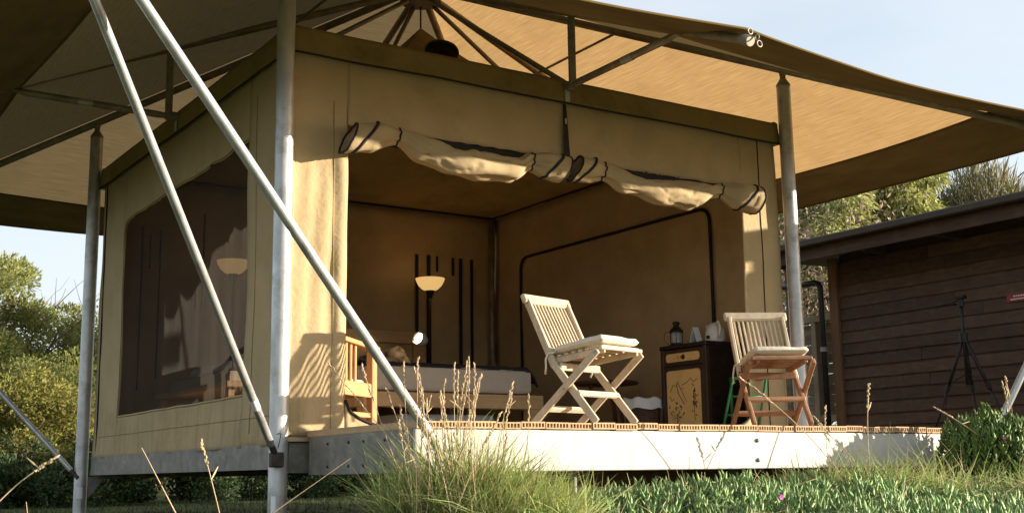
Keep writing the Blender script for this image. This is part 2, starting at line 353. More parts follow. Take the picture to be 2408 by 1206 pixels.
for yy in (-.95, -.72, -.55, -.3):
    for z in (-.05, -.17):
        b = MB(); b.lathe([(0, -.008), (.006, -.007), (.009, 0)], n=10, m=Matrix.Translation((DX0 - .0015, yy, z)) @ Matrix.Rotation(rad(90), 4, 'Y')); b.build('bolt', 'rust', so)
f = MB(); f.bbox((DX1 - .028, DYF + .021, -.212), (DX1 - .02, -0.06, -.007), .001); f.build('side_beam', 'galv_beam', deck)
for x in (0.6, 1.3, 2.0, 2.7, 3.4, 4.0):
    f = MB(); f.bbox((x, DYF + .022, -.16), (x + .045, -.05, -.008), .003); f.build('joist', 'timber_post', deck)
f = MB(); f.bbox((1.2, -.75, -.30), (4.1, -.66, -.165), .004); f.build('bearer', 'timber_post', deck)
for x, y, r in ((0.42, -1.0, .03), (1.12, -1.13, .017), (2.55, -.8, .035), (3.9, -1.0, .03)):
    f = MB(); f.tube([(x, y, -.6), (x, y, -.215)], r, 14); f.build('stump', 'galv_beam', deck, smooth=True, autosmooth=40)

# ------------------------------------------------------------------ fly roof shelter
CX = 1.95; AZ = 3.73
shelter = thing('fly_roof', 'tan hip fly roof on galvanised posts with sloping brace poles over the tent', 'canopy', (CX, CX, -0.5))
SL = 0.468
def hip(sx, sy, s): return Vector((CX + sx * s, CX + sy * s, AZ - SL * s))
def roofz(a): return AZ + .045 - SL * a          # height over the larger of |dx|,|dy|
END, BANDE = 3.66, 3.08
for side, (ax, sg) in enumerate((('y', -1), ('x', 1), ('y', 1), ('x', -1))):   # front right back left
    def pt(u, a, lift=0.0):
        # u in -1..1 along eave, a distance from apex
        lat = u * a; z = roofz(a)
        # slack between hips and middle tube
        sagp = (1 - abs(2 * abs(u) - 1) ** 2)
        z -= 0.05 * sagp * (a / 3.0) ** 1.5
        if a > BANDE: z += 0.22 * (a - BANDE) ** 1.1
        z += lift + .012 * nz3(lat, a, side * 7.0, 1.1) * (1 - abs(u) ** 6)
        return (CX + lat, CX + sg * a, z) if ax == 'y' else (CX + sg * a, CX + lat, z)
    def uvf(p):
        return ((p[0] - CX) * (1 if ax == 'y' else 0) + (p[1] - CX) * (1 if ax == 'x' else 0) + side * 5.3, (p[1] - CX if ax == 'y' else p[0] - CX) + .0)
    NU, NV = 44, 30
    b = MB(); b.grid(lambda i, j: pt(-1 + 2 * i / NU, 0.06 + (BANDE - .06) * j / NV), NU, NV)
    b.build('fly_panel', 'fly_dark' if side in (0, 3) else 'fly', shelter, smooth=True, uvf=uvf)
    b = MB()
    def edge(u):
        k = abs(u); t = abs(2 * k - 1); return END - 0.08 * (1 - t ** 2)
    def pe(i, j):
        u = -1 + 2 * i / NU; e = edge(u); a = BANDE - .03 + (e - BANDE + .03) * j / 8
        return pt(u * BANDE / a * (1 + (a / BANDE - 1) * 1.0), a, -.004)
    b.grid(pe, NU, 8); b.build('fly_edge_band', 'fly_edge', shelter, smooth=True, uvf=uvf)
    b = MB(); b.tube([Vector(pe(i, 8)) for i in range(NU + 1)], .008, 6); b.build('edge_rope', 'fly_edge', shelter, smooth=True)
    # middle rafter, struts, tie, purlin
    def P(off, lat, z): return (CX + lat, CX + sg * off, z) if ax == 'y' else (CX + sg * off, CX + lat, z)
    zm = lambda a: AZ - .45 * a - .02
    b = MB(); b.tube([P(.1, 0, zm(.1)), P(3.66, 0, zm(3.66) + .05)], .027, 14); mr_ = b.build('middle_rafter', 'galv_dark', shelter, smooth=True, autosmooth=50)
    b = MB(); b.tube([P(3.64, 0, zm(3.64) + .05), P(3.69, 0, zm(3.69) + .05)], .031, 14); b.build('end_cap', 'galv_dark', mr_, smooth=True, autosmooth=50)
    for q, (dl, dz, rr) in enumerate(((-.02, .045, .017), (.02, .015, .015), (.025, -.025, .018))):
        b = MB(); c0 = Vector(P(3.71 + .01 * q, dl, zm(3.69) + .05 + dz))
        ring = []
        ev = Vector((1, 0, 0)) if (q % 2 == 0) == (ax == 'y') else Vector((0, 1, 0))
        for k in range(15): t = 2 * math.pi * k / 14; ring.append(c0 + ev * math.cos(t) * rr + Vector((0, 0, 1)) * math.sin(t) * rr)
        b.tube(ring, .004, 6, cap=False); b.build('shackle_ring', 'galv_dark', mr_, smooth=True)
    b = MB(); b.tube([P(2.05, 0, 2.29), P(2.05, 0, zm(2.05))], .026, 12); b.build('strut', 'galv_dark', shelter, smooth=True, autosmooth=50)
    b = MB(); b.tube([P(2.03, 0, 2.315), P(2.12, 0, 2.315), P(3.0, 0, 2.325), P(3.09, 0, 2.335)], [.016, .024, .024, .016], 12); so = b.build('outrigger', 'galv_dark', shelter, smooth=True, autosmooth=50)
    b = MB(); b.tube([P(2.58, 0, 2.3195), P(2.68, 0, 2.3205)], .0265, 12); b.build('clamp_sleeve', 'galv', so, smooth=True, autosmooth=50)
    b = MB(); b.tube([P(3.07, 0, 2.33), P(3.11, 0, zm(3.1) + .03)], .02, 10); b.build('joint_bracket', 'galv_dark', so)
    b = MB(); b.tube([P(1.98, 0, 2.315), P(2.06, 0, 2.315)], .035, 12); b.build('wall_bracket', 'galv_dark', shelter)
    b = MB(); b.tube([P(.12, 0, AZ - .14), P(1.95, 0, 2.36)], .019, 10); b.build('tie_rod', 'galv_dark', shelter, smooth=True)
    pz = AZ - SL * 1.12 - .02
    b = MB(); b.tube([P(1.12, -1.12, pz), P(1.12, 0, pz - .01), P(1.12, 1.12, pz)], .011, 8); b.build('purlin', 'galv_dark', shelter, smooth=True)
b = MB(); b.lathe([(0, 0), (.17, 0), (.17, .02), (.06, .05), (.06, .24), (0, .26)], (CX, CX, AZ - .13), 20); b.build('apex_hub', 'galv_dark', shelter)
for sx, sy in ((-1, -1), (1, -1), (1, 1), (-1, 1)):
    b = MB(); b.tube([hip(sx, sy, .08), hip(sx, sy, 3.72)], .03, 14); b.build('hip_rafter', 'galv_dark', shelter, smooth=True, autosmooth=50)
    px = CX + sx * 2.022; py = CX + sy * 2.022; top = AZ - SL * 2.022
    b = MB(); b.tube([(px, py, -.62), (px, py, top - .13)], .052, 24); po = b.build('post', 'galv', shelter, smooth=True, autosmooth=50)
    b = MB(); b.tube([(px, py, top - .135), (px, py, top - .12), (px, py, top - .07), (px, py, top - .055), (px, py, top - .01)], [.054, .054, .022, .022, .03], 20); b.build('post_neck', 'galv_dark', po, smooth=True, autosmooth=40)
    b = MB(); b.bbox((min(px, px - sx * .1), min(py, py - sy * .1), 2.13), (max(px, px - sx * .1), max(py, py - sy * .1), 2.22), .003)
    b2 = MB(); b2.bar((px - sx * .02, py - sy * .02, 2.24), (px - sx * .11, py - sy * .11, 2.24), .012, .09); b2.build('wall_bracket', 'galv', po)
    for q, zz in enumerate((1.62, 0.62)):
        b = MB(); b.tube([(px, py, zz), (px, py, zz + .006)], .0535, 24, cap=False); b.build('weld_seam', 'galv', po, smooth=True)
# stickers and marker scrawl on near and left posts
near = CX - 2.022
def postpatch(cx, cy, a0, a1, z0, z1, r=.0532):
    b = MB(); n = 6
    b.grid(lambda i, j: (cx + r * math.cos(rad(a0 + (a1 - a0) * i / n)), cy + r * math.sin(rad(a0 + (a1 - a0) * i / n)), z0 + (z1 - z0) * j), n, 1); return b
posts = [o for o in shelter.children if o.name.startswith('post') and not o.name.startswith('post_')]
postpatch(near, near, 208, 238, -.52, -.32).build('sticker', 'sticker', posts[0])
postpatch(CX - 2.022, CX + 2.022, 225, 275, -.36, -.27).build('sticker', 'sticker', posts[3])
b = MB()
def pw(a, z, r=.0536): return (near + r * math.cos(rad(a)), near + r * math.sin(rad(a)), z)
b.tube([pw(238, .005), pw(255, .012), pw(262, .008), pw(254, -.03), pw(246, -.065)], .0022, 5); b.build('marker_seven', 'black', posts[0])
# brace poles
TN = hip(-1, -1, 3.70); TN2 = hip(-1, -1, 3.60)
def brace(p0, p1, r=.021, foot=True):
    p0, p1 = Vector(p0), Vector(p1); d = (p1 - p0).normalized()
    b = MB(); b.tube([p0 + d * .09, p0 + d * .10, p1], [r * .75, r, r], 14); o = b.build('brace_pole', 'galv', shelter, smooth=True, autosmooth=50)
    b = MB(); b.tube([p0, p0 + d * .115], [r * .8, r * .82], 10); b.build('pole_end', 'rust', o)
    return o
ba = brace((near - .035, near - .055, -.115), TN)
d = (TN - Vector((near - .035, near - .055, -.115))).normalized(); q = Vector((near - .035, near - .055, -.115)) + d * .36
b = MB(); b.tube([q, q + d * .07], .0222, 14, cap=False); b.build('sticker', 'sticker', ba, smooth=True)
b = MB(); b.bbox((near - .075, near - .085, -.17), (near + .0, near - .046, -.09), .006); b.build('pole_bracket', 'rust', ba)
brace((.37, DYF - .045, -.30), TN2, .024)
brace((near - .03, CX + 2.022 - .04, -.20), hip(-1, 1, 3.68))
brace((4.107, -1.333, -.35), hip(1, -1, 3.70), .024)
b = MB(); b.add([(near + .05, 3.93, -.19), (near + .19, 3.93, -.19), (near + .05, 3.93, -.36), (near + .05, 3.94, -.19), (near + .19, 3.94, -.19), (near + .05, 3.94, -.36)],
      [(0, 1, 2), (5, 4, 3), (0, 3, 4, 1), (1, 4, 5, 2), (2, 5, 3, 0)]); b.build('gusset_plate', 'galv_beam', posts[3])

# ------------------------------------------------------------------ tent
T = 3.9; WH = 2.36; VB = 2.205
tent = thing('safari_tent', 'square tan canvas safari tent with rolled open front door and mesh side window', 'tent', (T / 2, T / 2, 0))
D0, D1, DTOP = 0.355, 3.53, 1.82
def linsp(a, b, n): return [a + (b - a) * i / n for i in range(n + 1)]
def wr(x, z, amp=1.0, seed=0.0):
    return amp * (.010 * nz3(x * .9, z * .7, seed, 1.6) + .005 * nz3(x * 2.5, z * 1.2, seed + 3, 2.2))
def fold(x, z):
    # vertical folds of the slack jambs
    e = 0
    if x < .36: e += .0045 * math.sin((x * 1.0 + .02 * math.sin(z * 3.1)) * 52 + .8 * math.sin(z * 2.3)) * min(1, x / .1) * min(1, max(0, (1.75 - z) / .3)) * min(1, z / .15)
    return e
XL = linsp(0, D0 - .085, 14) + linsp(D0 - .085, D0, 8)[1:]
XR = linsp(D1, D1 + .17, 8) + linsp(D1 + .17, T, 6)[1:]
XM = linsp(D0, D0 + .42, 16) + linsp(D0 + .42, D1 - .42, 40)[1:] + linsp(D1 - .42, D1, 16)[1:]
def fy(x, z):
    y = wr(x, z, 1.5, 1) + fold(x, z)
    if D0 - .09 < x < D0 + .001 and z < 1.78: y += -.016 * math.sin((x - D0 + .09) / .09 * math.pi) * (1 + nz3(z * 3, 0, 5, 1)) + .010 * nz3(x * 9, z * 2.2, 4, 1)
    return y - .002
R_ = .40
def zlow(x):
    d = min(x - D0, D1 - x)
    zb_ = .045
    if d >= R_: return zb_
    k = 1 - d / R_; return zb_ + .16 * (1 - math.sqrt(max(0, 1 - k * k)))
fw = MB()
ZL = linsp(0, WH, 60)
fw.grid(lambda i, j: (XL[i], fy(XL[i], ZL[j]), ZL[j]), len(XL) - 1, 60)
fw.grid(lambda i, j: (XR[i], fy(XR[i], ZL[j]), ZL[j]), len(XR) - 1, 60)
def hdr(i, j):
    x = XM[i]; z = DTOP + (WH - DTOP) * j / 14
    y = fy(x, z)
    if z < 2.0: y += -.020 * (2.0 - z) / .18 * (1 + math.sin(x * 37 + 3 * math.sin(x * 5))) * .6
    return (x, y, z)
fw.grid(hdr, len(XM) - 1, 14)
fw.grid(lambda i, j: (XM[i], fy(XM[i], 0) - .002, zlow(XM[i]) * j / 4), len(XM) - 1, 4)
fwo = fw.build('front_wall', 'canvas', tent, smooth=True, solid=.004)
b = MB(); b.tube([(x, fy(x, 0) - .006, zlow(x)) for x in XM], .009, 6); b.build('door_zip', 'black', fwo, smooth=True)
b = MB(); b.tube([(D0 - .088, fy(D0 - .088, z) - .004, z) for z in linsp(.02, 1.95, 40)], .0022, 5); b.build('seam', 'valance', fwo)
b = MB(); b.tube([(3.715, fy(3.715, z) - .004, z) for z in linsp(.02, 2.2, 40)], .0045, 5); b.build('seam', 'black', fwo)
for x in (0.012, T - .012):
    b = MB(); b.tube([(x, -.004, z) for z in linsp(0, 2.2, 20)], .010, 6); b.build('corner_edging', 'canvas', fwo, smooth=True)
# left wall with window
WY0, WY1, WZ0, WZ1 = 0.64, 3.25, .31, 1.79
YA = linsp(0, WY0, 12); YB = linsp(WY0, WY0 + .14, 6) + linsp(WY0 + .14, WY1 - .22, 44)[1:] + linsp(WY1 - .22, WY1, 10)[1:]; YC = linsp(WY1, T, 12)
def lx(y, z): return wr(y, z, 1.9, 9) - .002 - (.02 * max(0, 1 - z / .25) * math.sin(y * 1.3) ** 2)
def whigh(y):
    d = WY1 - y; k = max(0, 1 - d / .12); z = WZ1 + .05 - .03 * (y / 3) - .09 * (1 - math.sqrt(max(0, 1 - k * k)))
    return z + .013 * nz3(y * 3, 0, 2, 1.4)
def wlow(y): return WZ0 - .005 * nz3(y * 2.2, 4, 2, 1.4)
lw = MB()
lw.grid(lambda i, j: (lx(YA[i], ZL[j]), YA[i], ZL[j] - .05 * (1 - ZL[j] / WH)), 12, 60)
lw.grid(lambda i, j: (lx(YC[i], ZL[j]), YC[i], ZL[j] - .05 * (1 - ZL[j] / WH)), 12, 60)
def seg(i, j):
    y = YB[i]; z = whigh(y) + (WH - whigh(y)) * j / 14; return (lx(y, z), y, z - .05 * (1 - z / WH))
def seg2(i, j):
    y = YB[i]; z = wlow(y) * j / 10; return (lx(y, z), y, z - .05 * (1 - z / WH))
lw.grid(seg, len(YB) - 1, 14); lw.grid(seg2, len(YB) - 1, 10)
lwo = lw.build('side_wall', 'canvas', tent, smooth=True, solid=.004)
wn = MB()
wn.grid(lambda i, j: (.012 + .010 * math.sin(YB[i] * 19 + 1.5 * math.sin(j * .2)) + .012 * nz3(YB[i] * 3, j * .05, 3), YB[i], (wlow(YB[i]) - .03 + (whigh(YB[i]) + .03 - wlow(YB[i]) + .03) * j / 24) - .03), len(YB) - 1, 24)
b = MB(); b.tube([(lx(y, whigh(y)) - .004, y, whigh(y) - .05 * (1 - whigh(y) / WH) + .012) for y in YB] + [(lx(WY1, z) - .004, WY1 + .012, z - .05 * (1 - z / WH)) for z in linsp(whigh(WY1), WZ0, 20)] + [(lx(y, WZ0) - .004, y, wlow(y) - .05 * (1 - WZ0 / WH) - .012) for y in reversed(YB)], .004, 5); b.build('window_hem', 'valance', lwo)
wno = wn.build('window_mesh', 'mesh', lwo, smooth=True)
b = MB(); b.tube([(-.008, 3.80, z - .05 * (1 - z / WH)) for z in linsp(-.02, 2.2, 30)], .0065, 6); b.build('seam', 'black', lwo)
b = MB(); b.tube([(lx(.50, z) - .004, .50, z - .02) for z in linsp(.05, 2.1, 30)], .0018, 5); b.build('seam', 'valance', lwo)
b = MB(); b.tube([(lx(y, .16) - .004, y, .12) for y in linsp(.05, 3.75, 40)], .0018, 5); b.build('seam', 'valance', lwo)
# curtain ties / hanging straps inside the window
for yy, z0, z1 in ((2.95, .45, 1.72), (2.5, .5, 1.6), (2.75, 1.35, 1.62), (1.55, .9, 1.55)):
    b = MB(); b.bbox((.05, yy, z0), (.055, yy + .028, z1), .001); b.build('strap', 'black', lwo)
# back and right walls (seen from inside through the door)
bw_ = MB(); XB = linsp(0, T, 40); bw_.grid(lambda i, j: (XB[i], T + wr(XB[i], ZL[j * 3], 3.2, 20), ZL[j * 3]), 40, 20); bwo = bw_.build('back_wall', 'canvas_in', tent, smooth=True, solid=.004)
rw = MB(); rw.grid(lambda i, j: (T + wr(XB[i], ZL[j * 3], 3.2, 30), XB[i], ZL[j * 3]), 40, 20); rwo = rw.build('side_wall', 'canvas_in', tent, smooth=True, solid=.004)
def rpath(pts, r, n=6):
    out_ = []
    for i, p in enumerate(pts):
        p = Vector(p)
        if 0 < i < len(pts) - 1:
            a = (Vector(pts[i - 1]) - p).normalized() * r; c = (Vector(pts[i + 1]) - p).normalized() * r
            for k in range(n + 1):
                t = k / n; out_.append((p + a) * (1 - t) ** 2 + 2 * t * (1 - t) * p + (p + c) * t * t)
        else: out_.append(p)
    return out_
b = MB(); b.tube(rpath([(3.875, 3.39, .3), (3.875, 3.39, 1.86), (3.875, .70, 1.85), (3.875, .70, .3)], .13), .014, 8); b.build('window_zip', 'black', rwo, smooth=True)
for x, z0, w in ((2.99, .5, .032), (3.12, .5, .04), (3.215, 1.745, .022), (3.395, 1.72, .024), (3.484, .5, .036), (3.613, .5, .030)):
    b = MB(); b.bbox((x - w / 2, T - .026, z0), (x + w / 2, T - .020, 1.9), .001); b.build('strap', 'black', bwo)
b = MB(); b.tube([(3.80, 3.80, 0), (3.80, 3.80, 2.3)], .028, 14); b.build('corner_pole', 'galv_dark', tent, smooth=True)
b = MB(); b.tube([(.05, 3.85, 2.335), (3.85, 3.85, 2.335), (3.85, .05, 2.335)], .010, 6); b.build('ceiling_seam', 'black', tent)
# valance all round
for k, (a, c) in enumerate((((-.03, -.03), (T + .03, -.03)), ((T + .03, -.03), (T + .03, T + .03)), ((T + .03, T + .03), (-.03, T + .03)), ((-.03, T + .03), (-.03, -.03)))):
    a = Vector((*a, 0)); c = Vector((*c, 0)); dd = c - a; nrm = Vector((dd.y, -dd.x, 0)).normalized()
    def vp(i, j):
        t = i / 60; p = a + dd * t; z = VB + (WH - VB) * j / 6
        o_ = nrm * (.006 * nz3(t * 14, j * .2, k, 1) + .008 * (1 - j / 6)); return (p.x + o_.x, p.y + o_.y, z + (.006 * nz3(t * 6, 0, k + 4, 1) if j == 0 else 0))
    b = MB(); b.grid(vp, 60, 6)
    b.grid(lambda i, j: (vp(i, 6)[0] - nrm.x * .035 * j / 2, vp(i, 6)[1] - nrm.y * .035 * j / 2, WH + .012 * math.sin(j / 2 * 1.5)), 60, 2)
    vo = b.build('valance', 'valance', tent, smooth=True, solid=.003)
    b = MB(); b.tube([Vector(vp(i, 0)) + Vector((0, 0, -.002)) for i in range(61)], .0055, 6); b.build('piping', 'black', vo)
b = MB(); b.bbox((1.925, -.052, 2.21), (1.965, -.042, 2.34), .003); b.build('hanger_plate', 'galv', tent)
b = MB(); b.bbox((-.052, 1.925, 2.21), (-.042, 1.965, 2.34), .003); b.build('hanger_plate', 'galv', tent)
# inner roof
def iz(a, u=0):
    t = a / 1.95; z = 2.35 + 1.03 * (1 - t) ** 2.3 - .03 * math.sin(t * math.pi) * (1 - abs(u)) ; return z
ir = MB()
for ax, sg in (('y', -1), ('x', 1), ('y', 1), ('x', -1)):
    def ip(i, j):
        u = -1 + i / 12; a = .01 + 1.94 * j / 22; l = u * a; z = iz(a, u)
        return (CX + l, CX + sg * a, z) if ax == 'y' else (CX + sg * a, CX + l, z)
    ir.grid(ip, 24, 22)
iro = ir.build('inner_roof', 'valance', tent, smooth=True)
b = MB(); b.tube([(CX, CX, 3.35), (CX, CX, AZ - .17)], .007, 6); b.build('apex_rope', 'black', iro)
# vent hood on the inner roof: bulging canvas cowl over a black opening
hd = MB(); c0 = Vector((1.86, 1.46, 3.0)); hx = Vector((.86, -.5, -.10)).normalized(); hy = Vector((.5, .86, .0)).normalized(); hz = Vector((0, 0, 1))
def hp(i, j):
    t = math.pi * i / 20; k = j / 8
    return c0 + hx * (math.cos(t) * .135 * (1 - .45 * k)) + hz * (math.sin(t) ** .8 * .105 * (1 - .2 * k)) + hy * (k * .34)
hd.grid(hp, 20, 8); hd.build('vent_hood', 'valance', iro, smooth=True, solid=.004)
hd = MB(); hd.add([c0 + hy * .03 + hx * (math.cos(math.pi * i / 20) * .128) + hz * (math.sin(math.pi * i / 20) ** .8 * .098) for i in range(21)] + [c0 + hy * .03 - hx * .125 + hz * .0 + hx * (.25 * i / 8) + hz * (.05 * math.sin(math.pi * i / 8)) for i in range(9)], [tuple(range(21)) + tuple(range(21, 30))])
hd.build('vent_opening', 'black', iro)
fl = MB(); fl.bbox((.01, .0, -.03), (T - .01, T - .01, .0), .003); fl.build('tent_floor', 'floor', tent)
# floor frame beams
b = MB(); b.bbox((-.022, .03, -.178), (-.016, T - .02, -.035), .001); b.box((-.016, .03, -.178), (.03, T - .02, -.173)); b.build('floor_beam', 'galv_beam', tent)
b = MB(); b.bbox((.03, T - .05, -.2), (T, T - .02, -.035), .002); b.build('floor_beam', 'galv_beam', tent)
b = MB(); b.bbox((T - .03, .03, -.2), (T, T - .06, -.035), .002); b.build('floor_beam', 'galv_beam', tent)
b = MB(); b.bbox((.03, .02, -.2), (T - .04, .05, -.035), .002); b.build('floor_beam', 'galv_beam', tent)
for yy in (.9, 1.9, 2.9):
    b = MB(); b.bbox((.04, yy, -.17), (T - .05, yy + .05, -.032), .002); b.build('floor_joist', 'timber_post', tent)
# rolled door flaps
def roll(stations, name, seed):
    """stations: (x, z, r); y centre just in front of wall"""
    n = 40; r_ = MB(); S = []
    for a_, b_ in zip(stations[:-1], stations[1:]):
        m_ = max(2, int((b_[0] - a_[0]) / .012))
        for k in range(m_):
            t = k / m_; t2 = t * t * (3 - 2 * t); S.append((a_[0] + (b_[0] - a_[0]) * t, a_[1] + (b_[1] - a_[1]) * t2, a_[2] + (b_[2] - a_[2]) * t2))
    S.append(stations[-1])
    ties = [stations[2][0], stations[-3][0]]
    for i, (x, z, r) in enumerate(S):
        near_t = min(abs(x - t) for t in ties); pinch = math.exp(-(near_t / .10) ** 2)
        mid = 1 - min(1, abs(x - (ties[0] + ties[1]) / 2) / ((ties[1] - ties[0]) / 2))
        for k in range(n):
            t = 2 * math.pi * k / n
            big = .42 * nz3(math.cos(t) * 1.1 + seed, math.sin(t) * 1.1, x * 4.2, 1) + .13 * nz3(math.cos(t) * 2.0, math.sin(t) * 2.4 + seed, x * 9 + math.cos(t) * 3, 1)
            cre = abs(nz3(math.cos(t) * 1.6 + seed, math.sin(t) * 1.2, x * 3.2 + t * .5, 1.2)); big += .16 - .55 * min(.34, cre) ** .7 * .8 if False else -.17 * max(0, .13 - cre) / .13
            big = (.35 + .65 * min(1, mid * 3)) * big
            gather = pinch * .16 * math.sin(t * 7 + seed + 2 * math.sin(x * 5))
            rr = r * (1 + big + gather)
            r_.v.append((x + .04 * math.sin(t) * (1 - pinch), -.045 - r + rr * .95 * math.cos(t), z + rr * 1.06 * math.sin(t)))
    m_ = len(S)
    for i in range(m_ - 1):
        for k in range(n): k2 = (k + 1) % n; r_.f.append((i * n + k, (i + 1) * n + k, (i + 1) * n + k2, i * n + k2))
    o = r_.build(name, 'roll', tent, smooth=True)
    def ringat(x0, tilt, rad_, mname, nm, pad=1.03):
        i0 = min(range(m_), key=lambda i: abs(S[i][0] - x0)); ring = []
        for k in range(n + 1):
            t = 2 * math.pi * (k % n) / n; ff = max(0, min(m_ - 1.001, i0 + tilt * math.sin(t))); ii = int(ff); fr_ = ff - ii
            p = Vector(r_.v[ii * n + k % n]).lerp(Vector(r_.v[(ii + 1) * n + k % n]), fr_); s0 = S[ii]; c_ = Vector((s0[0], -.045 - s0[2], s0[1])); c_.x = p.x; ring.append(c_ + (p - c_) * pad)
        b = MB(); b.tube(ring, rad_, 6, cap=False); return b.build(nm, mname, o, smooth=True)
    for t in ties: ringat(t, 1, .006, 'black', 'tie_cord', 1.04)
    # dark end swirl
    for e, xs_ in ((0, -1), (m_ - 1, 1)):
        x, z, r = S[e]; b = MB()
        rim = [Vector(r_.v[e * n + k]) for k in range(n)]; c_ = sum(rim, Vector()) / n
        for sc_, dx in ((1.0, 0), (.97, 0.03), (.90, .07), (.3, .085), (.02, .09)):
            for p in rim: q_ = c_ + (p - c_) * sc_; b.v.append((q_.x - xs_ * dx, q_.y, q_.z))
        for i in range(4):
            for k in range(n): k2 = (k + 1) % n; b.f.append((i * n + k, i * n + k2, (i + 1) * n + k2, (i + 1) * n + k))
        b.build('roll_end', 'canvas_in', o, smooth=True)
        # layered spiral of cloth showing in the open end
        b = MB(); ns = 70
        def sp(i_, j_):
            u = i_ / ns * 2.3; p = rim[int(u * n) % n].lerp(rim[(int(u * n) + 1) % n], (u * n) % 1); q_ = c_ + (p - c_) * (.93 - .30 * u)
            return (q_.x - xs_ * (.012 + .075 * j_ + .01 * u), q_.y, q_.z)
        b.grid(sp, ns, 1); b.build('cloth_layers', 'roll', o, smooth=True, solid=.004)
        ringat(x, 0, .006, 'black', 'edge_trim', 1.01)
        ringat(x - xs_ * .095, 3.5, .010, 'black', 'strap', 1.01)
    return o
r1 = roll([(.30, 1.70, .088), (.46, 1.725, .088), (.64, 1.765, .045), (.82, 1.70, .068), (1.05, 1.66, .082), (1.28, 1.65, .086), (1.45, 1.66, .082), (1.60, 1.735, .052), (1.72, 1.725, .078), (1.845, 1.71, .084)], 'door_roll', 1.7)
r2 = roll([(1.935, 1.735, .080), (2.05, 1.74, .078), (2.18, 1.75, .050), (2.40, 1.685, .066), (2.67, 1.66, .080), (2.95, 1.665, .082), (3.24, 1.745, .045), (3.38, 1.715, .090), (3.555, 1.695, .098)], 'door_roll', 8.3)
# black hanging strap with buckle at the centre of the door
b = MB(); b.add([(1.935, -.012, 2.20), (1.955, -.012, 2.20), (1.90, -.055, 1.80), (1.955, -.05, 1.79), (1.885, -.07, 1.70), (1.935, -.065, 1.69)], [(0, 1, 3, 2), (2, 3, 5, 4)]); so = b.build('door_strap', 'black', tent, solid=.004)
b = MB(); b.bbox((1.935, -.028, 2.06), (1.95, -.021, 2.10), .002); b.build('buckle', 'galv', so)
# black strip filling the gap between header and rolls
b = MB(); b.grid(lambda i, j: (D0 + .12 + (D1 - D0 - .24) * i / 40, -.004 + .012 * j / 4, DTOP + .01 - .10 * j / 4), 40, 4); b.build('door_gap_strip', 'black', tent, smooth=True)

# ------------------------------------------------------------------ teak folding chairs
def make_chair(label, mu, ml, loc, rz):
    """faces -Y locally. mu: material of back, ml: of lower frame"""
    c = thing('folding_chair', label, 'chair', (0, 0, 0)); hw = .188
    top = (.275, .775); kn = (.075, .375); ff = (-.245, .012); fr = (-.285, .425); bf = (.225, .012)
    for s in (-1, 1):
        x = s * hw
        b = MB(); b.bar((x, kn[0] - .01, kn[1] - .02), (x, top[0], top[1]), .024, .044, (0, 1, .4)); b.build('back_stile', mu, c)
        b = MB(); b.bar((x, kn[0], kn[1]), (x, ff[0], ff[1]), .022, .046, (0, 1, .4)); b.build('leg', mu if mu == ml else ml, c)
        x2 = s * (hw + .026)
        b = MB(); b.bar((x2, fr[0], fr[1]), (x2, bf[0], bf[1]), .022, .044, (0, 1, .4)); b.build('leg', ml, c)
        b = MB(); b.tube([(x2 + s * .012, fr[0] + .012, fr[1] - .012), (x2 + s * .015, fr[0] + .012, fr[1] - .012)], .008, 10); b.build('bolt', 'galv_dark', c)
        b = MB(); b.tube([(x2 + s * .012, -.035, .212), (x2 + s * .015, -.035, .212)], .008, 10); b.build('bolt', 'galv_dark', c)
        b = MB(); b.bar((s * (hw - .03), .10, .388), (s * (hw - .03), -.295, .428), .022, .036); b.build('seat_rail', ml, c)
    # top rail, crowned and rounded
    b = MB(); b.bar((-hw - .035, top[0] + .006, top[1] + .008), (hw + .035, top[0] + .006, top[1] + .008), .034, .066, (0, .42, .9), .012); b.build('top_rail', mu, c)
    b = MB(); b.bar((-hw, .108, .45), (hw, .108, .45), .022, .04, (0, .42, .9)); b.build('back_rail', mu, c)
    for k in range(11):
        x = -hw + .032 + (2 * hw - .064) * k / 10
        b = MB(); b.bar((x, .110, .45), (x, top[0] - .002, top[1] - .02), .013, .011, (0, 1, .4), .002); b.build('back_slat', mu, c)
    for k in range(8):
        t = k / 7; y = .09 - .37 * t; z = .412 + .038 * t
        b = MB(); b.bar((-hw + .012, y, z), (hw - .012, y, z), .032, .013, bev=.003); b.build('seat_slat', ml, c)
    b = MB(); b.bar((-hw - .012, -.29, .44), (hw + .012, -.29, .44), .03, .022); b.build('seat_front_rail', ml, c)
    b = MB(); b.bar((-hw, .02, .35), (hw, .02, .35), .018, .045); b.build('seat_apron', ml, c)
    b = MB(); b.bar((-hw - .01, -.115, .185), (hw + .01, -.115, .185), .036, .026, (0, -.8, .6), .006); b.build('stretcher', ml, c)
    b = MB(); b.bar((-hw - .02, .12, .105), (hw + .02, .12, .105), .040, .024, (0, .7, .7), .006); b.build('stretcher', ml, c)
    c.location = loc; c.rotation_euler = (0, 0, rz); c.scale = (.92, .92, .92); return c
